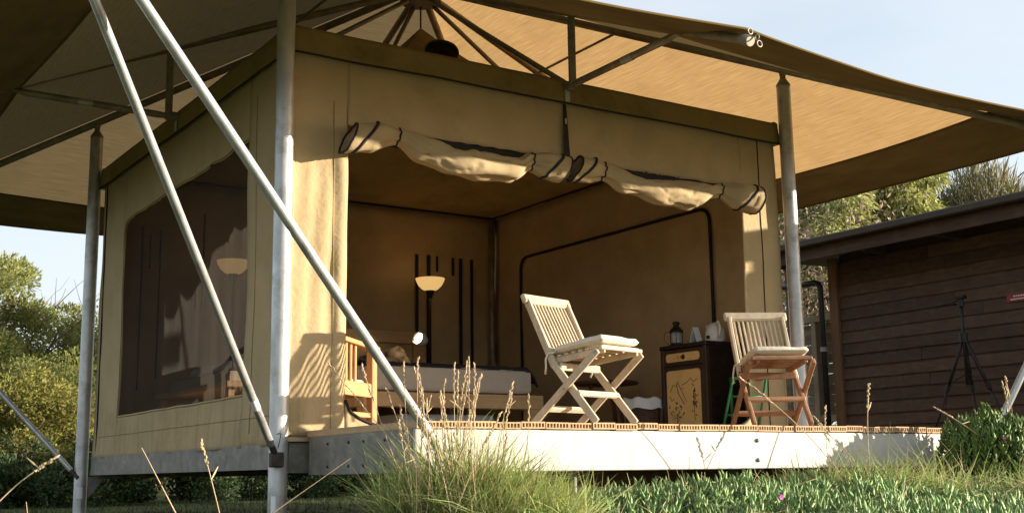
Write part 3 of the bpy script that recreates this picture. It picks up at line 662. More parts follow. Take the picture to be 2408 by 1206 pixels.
def make_cushion(label, loc, rz):
    # rounded slab, soft top with puckers
    b = MB(); n = 26; hw_, y0, y1 = .19, .075, -.30
    def surf(top):
        def P(i, j):
            u = -1 + 2 * i / n; v = -1 + 2 * j / n
            ru = u * (1 - .04 * v * v); rv = v * (1 - .04 * u * u)
            e = max(abs(u), abs(v)); r = (1 - e ** 7) ** .5
            x = hw_ * ru; y = (y0 + y1) / 2 + (y1 - y0) / 2 * rv; base = .425 + .042 * (y0 - y) / (y0 - y1)
            h = .034 + .010 * nz3(x * 9, y * 9, 3, 1) - .010 * math.exp(-((x - .06) ** 2 + (y + .12) ** 2) / .004) - .010 * math.exp(-((x + .07) ** 2 + (y + .08) ** 2) / .004)
            return (x, y, base + .026 + (h * r if top else -.024 * r))
        return P
    b.grid(surf(True), n, n); o1 = len(b.v); b.grid(surf(False), n, n)
    o = b.build('seat_cushion', 'cushion', None, smooth=True)
    tag(o, label, 'cushion', 'cream chair cushions'); o['_base'] = [0, 0, 0]
    for s in (-1, 1):
        q = MB(); q.tube([(s * .18, .06, .44), (s * .21, .095, .43), (s * .215, .11, .40), (s * .225, .10, .35), (s * .215, .115, .31)], .006, 6); q.build('tie', 'cushion', o, smooth=True)
    o.location = loc; o.rotation_euler = (0, 0, rz); o.scale = (.92, .92, .92); return o
C1 = (1.387, -.88, .03); A1 = rad(14)
C2 = (2.80, -.92, .03); A2 = rad(-29)
make_chair('weathered pale teak folding chair, lit by the sun, nearer the deck middle', 'teak_pale', 'teak_pale', C1, A1)
make_chair('folding teak chair with reddish legs beside the lacquer cabinet', 'teak_pale', 'teak_red', C2, A2)
make_cushion('cream cushion on the pale sunlit folding chair', C1, A1)
make_cushion('cream cushion on the chair with reddish legs', C2, A2)

# ------------------------------------------------------------------ inside the tent
bed = thing('bed', 'low honey oak bed with mitred square frame inside the tent', 'bed', (2.13, 1.70, 0))
BX0, BX1, BY0, BY1 = 1.33, 2.93, 1.70, 3.66
b = MB(); b.bbox((BX0, BY0, .285), (BX1, BY0 + .12, .395), .004); b.build('foot_rail', 'oak', bed)
for x in (BX0, BX1 - .12):
    b = MB(); b.bbox((x, BY0 + .004, 0), (x + .12, BY0 + .116, .284), .004); b.build('leg', 'oak', bed)
for x in (BX0, BX1 - .12):
    b = MB(); b.bbox((x, BY0 + .122, .285), (x + .12, BY1 - .1, .393), .004); b.build('side_rail', 'oak', bed)
b = MB(); b.bbox((BX0, BY1 - .06, .99), (BX1, BY1 + .02, 1.10), .004); b.build('headboard_rail', 'oak', bed)
for x in (BX0, BX1 - .13):
    b = MB(); b.bbox((x, BY1 - .058, .0), (x + .13, BY1 + .018, .988), .004); b.build('headboard_post', 'oak', bed)
b = MB(); b.bbox((BX0 + .13, BY1 - .035, .40), (BX1 - .13, BY1 + .01, .988), .004); b.build('headboard_panel', 'oak', bed)
def softbox(a, c, r, name, m, label, cat, nseg=5, wob=.004):
    b = MB(); n = 16
    h = [(c[i] - a[i]) / 2 for i in range(3)]; ce = [(c[i] + a[i]) / 2 for i in range(3)]
    for ax in range(3):
        for sg in (-1, 1):
            def P(i, j):
                p = [0, 0, 0]; p[ax] = sg; p[(ax + 1) % 3] = -1 + 2 * i / n; p[(ax + 2) % 3] = (-1 + 2 * j / n) * sg
                q_ = [ce[k] + p[k] * h[k] for k in range(3)]
                inner = [max(ce[k] - h[k] + r, min(ce[k] + h[k] - r, q_[k])) for k in range(3)]
                dv = Vector(q_) - Vector(inner)
                if dv.length > 1e-6: dv = dv.normalized() * r
                q2 = Vector(inner) + dv; w_ = wob * nz3(q2.x * 4, q2.y * 4, q2.z * 4, 1)
                return q2 + Vector((w_, w_, w_))
            b.grid(P, n, n)
    o = b.build(name, m, None, smooth=True); return tag(o, label, cat)
softbox((BX0 + .04, BY0 + .05, .397), (BX1 - .06, BY1 - .07, .61), .05, 'mattress', 'mattress', 'taupe mattress lying on the oak bed frame', 'mattress')
b = MB()
def tp(i, j):
    u = i / 60; v = j / 30; x = BX0 + .02 + (BX1 - BX0 - .05) * u; y = BY0 + .06 + (BY1 - BY0 - .3) * v
    z = .622 + .008 * nz3(x * 6, y * 6, 2, 1) + .006 * nz3(x * 18, y * 18, 2, 1)
    if u > .97: z -= (u - .97) * 4.0
    if v < .03: z -= (.03 - v) * 1.2
    return (x + (.02 if u > .97 else 0), y, z)
b.grid(tp, 60, 30); tag(b.build('throw_blanket', 'throw', None, smooth=True, solid=.012), 'charcoal knitted throw spread over the mattress', 'blanket')
b = MB(); n = 14
mrot = Matrix.Translation((2.40, 3.36, .775)) @ Matrix.Rotation(rad(-18), 4, 'Z') @ Matrix.Rotation(rad(58), 4, 'X') @ Matrix.Rotation(rad(20), 4, 'Z')
for sg in (-1, 1):
    b.grid(lambda i, j: mrot @ Vector(((-1 + 2 * i / n) * .21 * (1 - .12 * (1 - (-1 + 2 * j / n) ** 2) * 0), (-1 + 2 * j / n) * .15 * sg, sg * .055 * ((1 - (-1 + 2 * i / n) ** 4) * (1 - (-1 + 2 * j / n) ** 4)) ** .5)), n, n)
tag(b.build('pillow', 'pillow', None, smooth=True), 'dark and cream patterned pillow leaning against the headboard', 'pillow')
def floor_lamp(x, y, label, reading):
    l = thing('floor_lamp', label, 'lamp', (x, y, 0))
    b = MB(); b.lathe([(0, 0.002), (.13, 0.002), (.13, .02), (.02, .035)], (x, y, 0)); b.build('base', 'blackmetal', l, smooth=True)
    b = MB(); b.tube([(x, y, .02), (x, y, 1.47)], .012, 10); b.build('pole', 'blackmetal', l, smooth=True)
    b = MB(); b.lathe([(.014, 1.40), (.035, 1.45), (.045, 1.482)], (x, y, 0)); b.build('collar', 'blackmetal', l, smooth=True)
    b = MB(); b.lathe([(.04, 1.475), (.075, 1.49), (.11, 1.525), (.13, 1.565), (.138, 1.59), (.132, 1.59), (.10, 1.53), (.03, 1.495)], (x, y, 0), 28); b.build('bowl_shade', 'bowl', l, smooth=True)
    pl = bpy.data.lights.new('lamp_glow', 'POINT'); pl.energy = 0.35; pl.color = (1, .62, .28); pl.shadow_soft_size = .05
    po = bpy.data.objects.new('lamp_glow', pl); COL.objects.link(po); po.parent = l; po.location = (0, 0, 1.60)
    if reading:
        pl = bpy.data.lights.new('reading_glow', 'SPOT'); pl.energy = 0.8; pl.color = (1, .66, .32); pl.spot_size = rad(100); pl.shadow_soft_size = .03
        po = bpy.data.objects.new('reading_glow', pl); COL.objects.link(po); po.parent = l; po.location = (-.28, -.24, .97); po.rotation_euler = (rad(60), 0, rad(60))
        b = MB(); b.tube([(x, y, .80), (x - .02, y - .03, .90), (x - .11, y - .12, .955), (x - .20, y - .20, .985)], .009, 8); a = b.build('reading_arm', 'blackmetal', l, smooth=True)
        mm = Matrix.Translation((x - .22, y - .22, .985)) @ Matrix.Rotation(rad(200), 4, 'Z') @ Matrix.Rotation(rad(75), 4, 'Y')
        b = MB(); b.lathe([(.02, -.06), (.045, -.045), (.06, 0), (.062, .05), (.056, .05), (.05, .01)], n=18, m=mm); s_ = b.build('reading_shade', 'kettle', a, smooth=True)
        b = MB(); b.lathe([(0, .035), (.03, .03), (.052, .012)], n=14, m=mm); b.build('reading_bulb', 'bulb', a, smooth=True)
    return l
floor_lamp(2.885, 3.44, 'black floor lamp with glowing bowl and reading arm beside the headboard', True)
floor_lamp(.96, 3.42, 'second floor lamp with glowing bowl, seen through the side window', False)
softbox((1.75, 1.95, .03), (2.62, 2.5, .25), .015, 'storage_box', 'bluewhite', 'flat white storage box pushed under the bed', 'box', wob=.002)
# armchair by the door
ac = thing('armchair', 'orange varnished slatted armchair just inside the open door', 'chair', (.55, .45, 0))
ux = Vector((.83, .56, 0)).normalized(); un = Vector((-.56, .83, 0)).normalized()
O = Vector((.33, .17, 0))
def ap(a, n_, z): return O + ux * a + un * n_ + Vector((0, 0, z))
for nn in (0, .40):
    for a in (.52, .02):
        b = MB(); b.bar(ap(a, nn, 0), ap(a, nn, .535 if a > .1 else .60), .045, .06, tuple(ux)); b.build('leg', 'orangewood', ac)
    b = MB(); b.bar(ap(-.05, nn, .60), ap(.57, nn, .555), .065, .028); b.build('arm', 'orangewood', ac)
    b = MB(); b.bar(ap(.05, nn, .30), ap(.50, nn, .295), .03, .085); b.build('side_rail', 'orangewood', ac)
    for z in (.085, .145):
        b = MB(); b.bar(ap(.05, nn, z), ap(.50, nn, z), .022, .03); b.build('stretcher', 'orangewood', ac)
    for k in range(3):
        a = .20 + .055 * k; b = MB(); b.bar(ap(a, nn, .335), ap(a, nn, .575), .016, .022, tuple(ux)); b.build('side_slat', 'orangewood', ac)
b = MB(); b.bar(ap(.52, .02, .30), ap(.52, .38, .30), .03, .085); b.build('front_rail', 'orangewood', ac)
b = MB(); b.bar(ap(.02, .03, .545), ap(.02, .37, .545), .03, .06); b.build('back_rail', 'orangewood', ac)
b = MB(); b.bar(ap(.04, .20, .335), ap(.50, .20, .345), .34, .035, bev=.012); b.build('seat', 'cream_box', ac)
# bench with towel and box by the side window
bn = thing('luggage_bench', 'low wooden bench under the mesh side window', 'bench', (.34, 1.5, 0))
b = MB(); b.bbox((.12, 1.25, .36), (.52, 2.75, .40), .006); b.build('seat', 'oak', bn)
for x in (.15, .48):
    for y in (1.30, 2.66):
        b = MB(); b.bbox((x, y, 0), (x + .045, y + .045, .359), .004); b.build('leg', 'oak', bn)
softbox((.17, 1.33, .403), (.45, 2.55, .475), .01, 'gift_box', 'cream_box', 'flat cream box on the bench behind the window', 'box', wob=.001)
softbox((.18, 1.31, .479), (.44, 2.15, .545), .03, 'folded_towel', 'white', 'folded white towel on top of the cream box', 'towel', wob=.012)
# lacquer cabinet, front faces -X
cab = thing('lacquer_cabinet', 'black lacquer bedside cabinet with painted ochre drawer and door', 'cabinet', (3.67, .63, 0))
X0, X1, Y0, Y1, H = 3.485, 3.86, .385, .90, .735
b = MB(); b.bbox((X0 + .012, Y0 + .006, .015), (X1, Y1 - .006, H - .031), .004); b.build('body', 'lacquer', cab)
b = MB(); b.bbox((X0 - .008, Y0 - .008, H - .030), (X1 + .004, Y1 + .008, H), .006); b.build('top', 'lacquer', cab)
for y in (Y0, Y1 - .035):
    b = MB(); b.bbox((X0 - .002, y, .0), (X0 + .034, y + .035, H - .031), .003); b.build('corner_post', 'lacquer_brown', cab)
def frame(z0, z1, nm):
    b = MB(); y0, y1 = Y0 + .04, Y1 - .04
    b.bbox((X0 + .0, y0, z0), (X0 + .0115, y1, z1), .002); o = b.build(nm, 'lacquer_brown', cab)
    # rounded panel
    q = MB(); pts = []; r = .025; cy0, cy1, cz0, cz1 = y0 + .03, y1 - .03, z0 + .028, z1 - .028
    for (cy, cz, a0) in ((cy1 - r, cz1 - r, 0), (cy0 + r, cz1 - r, 90), (cy0 + r, cz0 + r, 180), (cy1 - r, cz0 + r, 270)):
        for k in range(6): t = rad(a0 + 18 * k); pts.append((cy + r * math.cos(t), cz + r * math.sin(t)))
    q.add([(X0 - .006, p[0], p[1]) for p in pts] + [(X0 + .001, p[0], p[1]) for p in pts], [tuple(range(24))] + [(i, (i + 1) % 24, 24 + (i + 1) % 24, 24 + i) for i in range(24)])
    po = q.build('painted_panel', 'panel', o); return o, po, (cy0, cy1, cz0, cz1)
o1, p1, e1 = frame(.575, .695, 'drawer')
b = MB(); b.lathe([(0, .02), (.008, .018), (.011, .008), (.018, .003), (.02, 0)], n=14, m=Matrix.Translation((X0 - .006, (Y0 + Y1) / 2 - .01, .635)) @ Matrix.Rotation(rad(-90), 4, 'Y')); b.build('knob', 'lacquer', o1, smooth=True)
o2, p2, e2 = frame(.03, .565, 'door')
# brush painting: mountain contours, rocks and trees as thin raised ink
b = MB(); rr = random.Random(3); cy0, cy1, cz0, cz1 = e2
def inkline(pts, r): b.tube([(X0 - .0066, cy1 - (cy1 - cy0) * u, cz0 + (cz1 - cz0) * v) for u, v in pts], r, 4)
inkline([(.10, .66), (.2, .78), (.27, .74), (.34, .82), (.42, .70), (.5, .72)], .003)
inkline([(.45, .76), (.62, .80), (.72, .86), (.8, .80), (.92, .84)], .0025)
inkline([(.08, .60), (.14, .52), (.22, .56)], .003); inkline([(.3, .8), (.34, .64), (.46, .52), (.52, .46)], .003); inkline([(.42, .7), (.5, .6), (.58, .5)], .002)
for k in range(46):
    u = rr.choice([rr.gauss(.3, .1), rr.gauss(.82, .06)]); v = rr.gauss(.32, .11) if u < .6 else rr.gauss(.45, .13)
    u = min(.95, max(.06, u)); v = min(.9, max(.06, v)); inkline([(u, v), (u + rr.uniform(-.05, .05), v + rr.uniform(-.04, .05)), (u + rr.uniform(-.06, .06), v + rr.uniform(-.02, .06))], rr.uniform(.0015, .0042))
inkline([(.06, .10), (.3, .14), (.6, .09), (.94, .13)], .0025); inkline([(.82, .2), (.8, .4), (.86, .62)], .0025); inkline([(.28, .12), (.3, .3)], .003)
b.build('ink_scene', 'ink', p2)
b = MB(); rr = random.Random(5)
for k in range(9):
    u = .38 + rr.gauss(0, .07); z = .635 + rr.gauss(0, .008); y = e1[1] - (e1[1] - e1[0]) * u
    b.tube([(X0 - .0066, y, z), (X0 - .0066, y + rr.uniform(-.02, .02), z + rr.uniform(-.01, .01))], .0022, 4)
b.build('ink_flower', 'ink', p1)
# lantern
ln = thing('lantern', 'small black metal candle lantern on the cabinet', 'lantern', (3.56, .79, H))
lx0, ly0 = 3.56, .79
b = MB(); b.lathe([(0, .001), (.05, .001), (.052, .015), (.045, .022)], (lx0, ly0, H), 18); b.build('base', 'blackmetal', ln, smooth=True)
b = MB(); b.lathe([(.038, .022), (.040, .06), (.038, .105)], (lx0, ly0, H), 18); b.build('glass', 'glass', ln, smooth=True)
b = MB(); b.lathe([(0, .02), (.018, .02), (.018, .07), (0, .072)], (lx0, ly0, H), 12); b.build('candle', 'kettle', ln, smooth=True)
b = MB(); b.lathe([(.054, .105), (.054, .115), (.036, .14), (.022, .15), (.022, .165), (.030, .17), (.030, .182), (.012, .192), (0, .193)], (lx0, ly0, H), 18); b.build('cap', 'blackmetal', ln, smooth=True)
for k in range(4):
    t = rad(45 + 90 * k); b = MB(); b.tube([(lx0 + .046 * math.cos(t), ly0 + .046 * math.sin(t), H + .015), (lx0 + .046 * math.cos(t), ly0 + .046 * math.sin(t), H + .11)], .003, 6); b.build('upright', 'blackmetal', ln)
b = MB(); b.tube([(lx0 - .02, ly0 + .05, H + .115), (lx0 - .03, ly0 + .105, H + .11), (lx0 - .03, ly0 + .11, H + .05), (lx0 - .02, ly0 + .06, H + .008)], .002, 5); b.build('handle', 'blackmetal', ln)
# folded card
b = MB(); cx_, cy_ = 3.60, .615
for s in (-1, 1):
    b.add([(cx_ - .03, cy_ + s * .045, H + .002), (cx_ + .03, cy_ + s * .045, H + .002), (cx_ + .03, cy_, H + .13), (cx_ - .03, cy_, H + .13)], [(0, 1, 2, 3)])
cd = tag(b.build('tent_card', 'white', None, solid=.002), 'folded white information card standing on the cabinet', 'card'); 
b = MB()
for k in range(3): b.add([(cx_ - .032, cy_ - .038 + .012 * k, H + .03 + .035 * k), (cx_ - .032, cy_ + .038 - .012 * k, H + .03 + .035 * k), (cx_ - .032, cy_ + .036 - .012 * k, H + .04 + .035 * k), (cx_ - .032, cy_ - .036 + .012 * k, H + .04 + .035 * k)], [(0, 1, 2, 3)])
# kettle
kt = thing('kettle', 'white electric kettle on the cabinet behind the chair back', 'kettle', (3.68, .47, H)); kx, ky = 3.67, .475
b = MB(); b.lathe([(0, .001), (.072, .001), (.075, .015), (.075, .06), (.068, .10), (.05, .135), (.025, .15), (0, .152)], (kx, ky, H), 24); b.build('body', 'kettle', kt, smooth=True)
b = MB(); b.tube([(kx - .03, ky - .04, H + .14), (kx - .04, ky - .085, H + .15), (kx - .045, ky - .105, H + .10), (kx - .04, ky - .08, H + .03)], .011, 8); b.build('handle', 'kettle', kt, smooth=True)
b = MB(); b.tube([(kx, ky + .05, H + .10), (kx, ky + .09, H + .135)], [.022, .012], 10); b.build('spout', 'kettle', kt, smooth=True)
b = MB(); b.bbox((kx - .082, ky - .02, H + .025), (kx - .074, ky + .012, H + .05), .002); b.build('switch', 'blackmetal', kt)
# round table and lined basket behind
tb = thing('side_table', 'dark round wooden side table beyond the cabinet', 'table', (3.45, 1.55, 0))
b = MB(); b.lathe([(0, .485), (.26, .485), (.27, .497), (.26, .51), (0, .512)], (3.45, 1.55, 0), 24); b.build('table_top', 'darkwood', tb, smooth=True, autosmooth=40)
for k in range(3):
    t = rad(30 + 120 * k); b = MB(); b.tube([(3.45 + .12 * math.cos(t), 1.55 + .12 * math.sin(t), .484), (3.45 + .24 * math.cos(t), 1.55 + .24 * math.sin(t), 0)], .018, 8); b.build('leg', 'darkwood', tb)
bk = thing('waste_basket', 'dark wicker basket with a white liner beside the cabinet', 'basket', (3.42, 1.03, 0))
b = MB(); b.lathe([(0, .004), (.12, .004), (.145, .33), (.135, .33), (.11, .02)], (3.42, 1.06, 0), 24); b.build('body', 'basket', bk, smooth=True)
b = MB(); n = 48
for q, (rz_, zz) in enumerate(((.13, .30), (.15, .345), (.158, .335), (.160, .255))):
    for k in range(n):
        t = 2 * math.pi * k / n; w_ = .006 * math.sin(9 * t) + .012 * nz3(math.cos(t) * 2, math.sin(t) * 2, q, 1)
        b.v.append((3.42 + (rz_ + w_) * math.cos(t), 1.06 + (rz_ + w_) * math.sin(t), zz + (.035 * nz3(math.cos(t) * 1.7, math.sin(t) * 1.7, 7, 1) if q == 3 else .008 * math.sin(7 * t))))
for q in range(3):
    for k in range(n): k2 = (k + 1) % n; b.f.append((q * n + k, q * n + k2, (q + 1) * n + k2, (q + 1) * n + k))
b.build('liner', 'white', bk, smooth=True)
# green stool frame
gs = thing('green_stool', 'bright green thin metal step stool behind the reddish chair', 'stool', (3.53, .08, 0))
GO = .07
for s in (0, .22):
    b = MB(); b.tube([(GO + 3.30 + s, .14 - s * .6, .002), (GO + 3.36 + s * .9, .06 - s * .6, .42)], .010, 8); b.build('leg', 'green', gs, smooth=True)
    b = MB(); b.tube([(GO + 3.44 + s * .9, .16 - s * .6, .42), (GO + 3.52 + s, .25 - s * .6, .002)], .010, 8); b.build('leg', 'green', gs, smooth=True)
for z in (.17, .3):
    t = z / .42; b = MB(); b.tube([(GO + 3.30 + .06 * t, .14 - .08 * t, z), (GO + 3.52 + .038 * t, .008 - .08 * t, z)], .008, 8); b.build('rung', 'green', gs, smooth=True)
b = MB(); b.bar((GO + 3.40, .12, .43), (GO + 3.60, .0, .43), .13, .022); b.build('seat', 'green', gs)

# ------------------------------------------------------------------ cabin on the right
cb = thing('weatherboard_cabin', 'dark brown weatherboard cabin with deep eave to the right of the tent', 'cabin', (8.9, 0, -.4))
CXW, CY0, CY1 = 7.4, -2.45, 2.50
b = MB(); b.box((CXW + .03, CY0 + .01, -.45), (9.0, CY1 - .01, 2.06)); b.build('core_wall', 'timber_dark', cb)
bm = MB(); bm.add([(-.012, 0, 0), (-.028, 0, .0), (-.010, 0, .128), (.02, 0, .128), (.02, 0, 0)] + [(-.012, CY1 - CY0, 0), (-.028, CY1 - CY0, 0), (-.010, CY1 - CY0, .128), (.02, CY1 - CY0, .128), (.02, CY1 - CY0, 0)],
      [(0, 4, 3, 2, 1), (5, 6, 7, 8, 9), (1, 2, 7, 6), (0, 1, 6, 5), (2, 3, 8, 7)])
first = None
for k in range(19):
    cut = random.uniform(.35, .8)
    for q, (a0, a1) in enumerate(((0, cut), (cut + .0008, 1))):
        if first is None: first = bm.build('weatherboard', 'timber_dark'); o = first
        else: o = first.copy(); COL.objects.link(o)
        o.parent = cb; o.location = (CXW - 8.9 + random.uniform(-.003, .003), CY0 + (CY1 - CY0) * a0, k * .1245 + random.uniform(-.002, .002)); o.scale = (1, a1 - a0, 1)
        o.rotation_euler = (random.uniform(-.0006, .0006), 0, random.uniform(-.0008, .0008))
b = MB(); b.bbox((CXW - .06, CY1 - .02, -.45), (CXW + .06, CY1 + .09, 2.02), .004); b.build('corner_post', 'timber_post', cb)
b = MB(); b.add([(6.80, CY0 - .02, 2.06), (9.2, CY0 - .02, 2.06 + .06), (9.2, 3.2, 2.12), (6.80, 3.2, 2.06), (6.80, CY0 - .02, 2.12), (9.2, CY0 - .02, 2.18), (9.2, 3.2, 2.18), (6.80, 3.2, 2.12)],
      [(0, 3, 2, 1), (4, 5, 6, 7), (0, 1, 5, 4), (1, 2, 6, 5), (2, 3, 7, 6), (3, 0, 4, 7)]); ro = b.build('roof', 'timber_roof', cb)
b = MB(); b.bbox((6.70, CY0 - .02, 2.06), (6.795, 3.2, 2.135), .012); b.build('gutter', 'timber_roof', ro)
b = MB(); b.bbox((6.80, CY0 - .02, 1.93), (6.84, 3.2, 2.058), .004); b.build('eave_beam', 'timber_dark', ro)
for y in (-1.8, -.9, 0, .9, 1.8, 3.0):
    b = MB(); b.bbox((6.845, y, 1.96), (7.38, y + .05, 2.055), .003); b.build('rafter_end', 'timber_dark', ro)
b = MB(); b.tube(rpath([(7.25, 3.15, 1.785), (7.25, 2.62, 1.77), (7.25, 2.62, -.4)], .09), .032, 14); b.build('downpipe', 'blackmetal', cb, smooth=True)
b = MB(); b.tube([(7.25, 2.62, 1.02), (7.25, 2.62, 1.07)], .037, 14); b.build('pipe_clip', 'galv_dark', cb)
b = MB(); b.bbox((7.3, 3.08, -.45), (7.4, 3.18, 2.05), .004); b.build('veranda_post', 'timber_post', cb)
b = MB(); b.bbox((CXW - .036, -.02, 1.285), (CXW - .030, .47, 1.36), .001); sg_ = b.build('wall_sign', 'red', None); tag(sg_, 'small red plate with two pale lines fixed to the dark cabin wall', 'sign')
b = MB()
for z, y0, y1 in ((1.335, .40, .12), (1.307, .43, .02)):
    yy = y0
    while yy > y1:
        w_ = random.uniform(.012, .026); b.box((CXW - .0385, yy - w_, z - .006), (CXW - .0362, yy, z + .006)); yy -= w_ + .008
b.build('lettering', 'sticker', sg_)
# side deck beneath the tripod
sd = thing('side_deck', 'second low deck between tent and cabin, mostly behind the leafy bush', 'deck', (5.8, 1, -.2))
for k in range(18):
    b = MB(); b.bbox((4.42 + k * .165, -.55, -.004), (4.42 + k * .165 + .158, 3.1, .028), .003); b.build('deck_board', 'board', sd)
b = MB(); b.bbox((4.42, -.57, -.212), (7.37, -.552, -.008), .003); b.build('fascia', 'beam_white', sd)
for x in (4.6, 5.8, 7.0):
    b = MB(); b.bbox((x, 0, -.6), (x + .09, .09, -.01), .003); b.build('stump', 'timber_post', sd)
# tripod
tr = thing('camera_tripod', 'black camera tripod standing before the dark cabin wall', 'tripod', (6.62, .46, .03)); tx, ty = 6.66, .46
b = MB(); b.tube([(tx, ty, .50), (tx, ty, 1.22)], .014, 10); b.build('centre_column', 'blackmetal', tr, smooth=True)
b = MB(); b.bbox((tx - .035, ty - .045, 1.27), (tx + .035, ty + .045, 1.30), .004); b.tube([(tx, ty, 1.20), (tx, ty, 1.272)], [.026, .022], 12); hd_ = b.build('head', 'blackmetal', tr)
b = MB(); b.tube([(tx, ty, 1.26), (tx - .08, ty + .16, 1.225)], [.007, .012], 8); b.build('pan_handle', 'blackmetal', hd_)
b = MB(); b.tube([(tx, ty, .88), (tx, ty, .96)], .035, 12); b.build('collar', 'blackmetal', tr)
for (ex, ey) in ((-.10, .34), (.10, -.02), (-.0, -.42)):
    ex, ey = ex + tx, ey + ty; p0 = Vector((tx, ty, .93)); p1 = Vector((ex, ey, .03)); pm = p0.lerp(p1, .5)
    b = MB(); b.tube([p0, pm], .016, 8); lo = b.build('leg', 'blackmetal', tr, smooth=True)
    b = MB(); b.tube([pm, p1], .011, 8); b.build('lower_leg', 'blackmetal', lo, smooth=True)
    b = MB(); b.tube([p0.lerp(p1, .47), p0.lerp(p1, .53)], .021, 8); b.build('leg_lock', 'blackmetal', lo)
    b = MB(); b.tube([(tx, ty, .60), p0.lerp(p1, .46)], .005, 6); b.build('spreader', 'blackmetal', tr)
# fence behind
fn = thing('paling_fence', 'grey horizontal paling fence with pale top rail behind the right post', 'fence', (7.6, 3.6, -.4))
FX = 7.62
b = MB(); b.bbox((FX - .05, 2.68, 1.40), (FX + .06, 6.2, 1.475), .004); b.build('top_rail', 'fence_rail', fn)
b = MB(); b.bbox((FX - .04, 2.68, .30), (FX + .05, 6.2, .37), .004); b.build('bottom_rail', 'fence_rail', fn)
for y in (3.02, 4.4, 5.8):
    b = MB(); b.bbox((FX - .045, y, -.5), (FX + .045, y + .07, 1.398), .004); b.build('fence_post', 'fence_rail', fn)
fb = MB(); fb.bbox((0, 0, 0), (.018, 3.5, .108), .003); first = None
for k in range(9):
    if first is None: first = fb.build('paling', 'fence'); o = first
    else: o = first.copy(); COL.objects.link(o)
    o.parent = fn; o.location = (FX + .055 - 7.6 + random.uniform(-.004, .004), 2.69 - 3.6, .375 + .4 + k * .1135); o.rotation_euler = (random.uniform(-.004, .004), 0, 0)

# ------------------------------------------------------------------ vegetation
def limb(b, p, d, L, r, depth, tips, spread=.6, gravity=.0, nseg=4):
    p = Vector(p); d = Vector(d).normalized(); pts = [p.copy()]; rs = [r]
    for k in range(nseg):
        d = (d + Vector((random.gauss(0, .12), random.gauss(0, .12), random.gauss(0, .08) - gravity))).normalized(); p = p + d * L / nseg; pts.append(p.copy()); rs.append(r * (1 - .6 * (k + 1) / nseg))
    b.tube(pts, rs, 6 if r > .03 else 5, cap=False)
    if depth == 0: tips.append((p, d)); return
    for k in range(random.choice((2, 3, 3))):
        i = random.choice(range(2, nseg + 1)); nd = (d + Vector((random.gauss(0, spread), random.gauss(0, spread), random.gauss(.1, spread * .7)))).normalized()
        limb(b, pts[i], nd, L * random.uniform(.55, .8), rs[i] * .75, depth - 1, tips, spread, gravity, nseg)
    tips.append((p, d))
def tree(name, label, cat, base, height, crown, leafm, barkm, nleaf, L, w, blobs=None, droop=0.0, trunk_r=.1, lean=(0, 0, 1), group=None, clump=(.35, .22), up=.3):
    """crown=(rx,ry,rz, centre height)"""
    t = thing(name, label, cat, base, group); b = MB(); tips = []
    limb(b, base, lean, height * .5, trunk_r, 3, tips, .55)
    b.build('trunk', barkm, t, smooth=True)
    rx, ry, rz, cz = crown; c = np.array([base[0] + lean[0] * height * .4, base[1] + lean[1] * height * .4, base[2] + cz])
    nb_ = blobs or 40
    bc = RNG.normal(size=(nb_, 3)); bc /= np.linalg.norm(bc, axis=1)[:, None]; bc *= (RNG.random(nb_) ** .45)[:, None]
    bc = c + bc * np.array([rx, ry, rz]) * .9
    br = RNG.uniform(clump[1], clump[0], nb_) * (rx + rz) / 2
    k = RNG.choice(nb_, nleaf, p=br ** 2 / np.sum(br ** 2))
    dv = RNG.normal(size=(nleaf, 3)); dv /= np.linalg.norm(dv, axis=1)[:, None]
    pos = bc[k] + dv * (br[k] * (RNG.random(nleaf) ** .4))[:, None] * np.array([1, 1, .75])
    dirs = dv * .8 + RNG.normal(size=(nleaf, 3)) * .5 + np.array([0, 0, up - droop * 2])
    pos = np.maximum(pos, [-1e9, -1e9, base[2] + .05])
    tv, tf = leaf_t(L, w)
    inst('crown', tv, tf, rotmats(nleaf, dirs, RNG.uniform(.6, 1.3, nleaf), pos), leafm, t)
    return t
# left side: tall tea-trees behind, bright shrub in front, dark hedge behind the tent
tree('tea_tree', 'tall yellow-green tea-tree at the left edge with bare grey limbs', 'tree', (-.75, 14.5, -.45), 5.6, (2.0, 2.0, 1.9, 3.7), 'leaf_tea', 'bark', 42000, .09, .032, 46, trunk_r=.13, clump=(.30, .16))
tree('tea_tree', 'round-topped tea-tree just left of the back-left post', 'tree', (1.6, 15.6, -.45), 4.0, (1.9, 1.7, 1.6, 2.45), 'leaf_tea', 'bark', 42000, .09, .032, 44, trunk_r=.12, clump=(.30, .16))
tree('tea_tree', 'tea-tree partly hidden behind the tent side wall', 'tree', (4.4, 16.5, -.45), 4.2, (2.2, 1.6, 1.6, 2.1), 'leaf_tea', 'bark', 26000, .09, .034, 44, trunk_r=.12)
tree('shrub', 'sunlit yellow-green shrub left of the tent below the tea-trees', 'shrub', (.80, 10.3, -.5), 1.9, (1.35, 1.0, 1.0, .72), 'leaf_shrub', 'bark', 42000, .055, .03, 50, trunk_r=.05, clump=(.34, .18))
tree('shrub', 'mid green shrub between the tea-trees and the sunlit shrub', 'shrub', (1.2, 12.9, -.5), 2.0, (2.2, .9, 1.1, 1.1), 'leaf_tea', 'bark', 30000, .06, .028, 40, trunk_r=.05, clump=(.32, .18))
tree('shrub', 'shaded green shrub at the far left behind the brace pole', 'shrub', (-1.75, 8.7, -.5), 1.5, (.7, .8, .65, .45), 'leaf_dark', 'bark', 22000, .055, .028, 34, trunk_r=.05, clump=(.34, .2))
hx_ = [(.55, 8.9), (1.6, 9.3), (2.6, 9.6), (4.1, 10.2), (5.6, 10.6), (7.2, 11.2)]
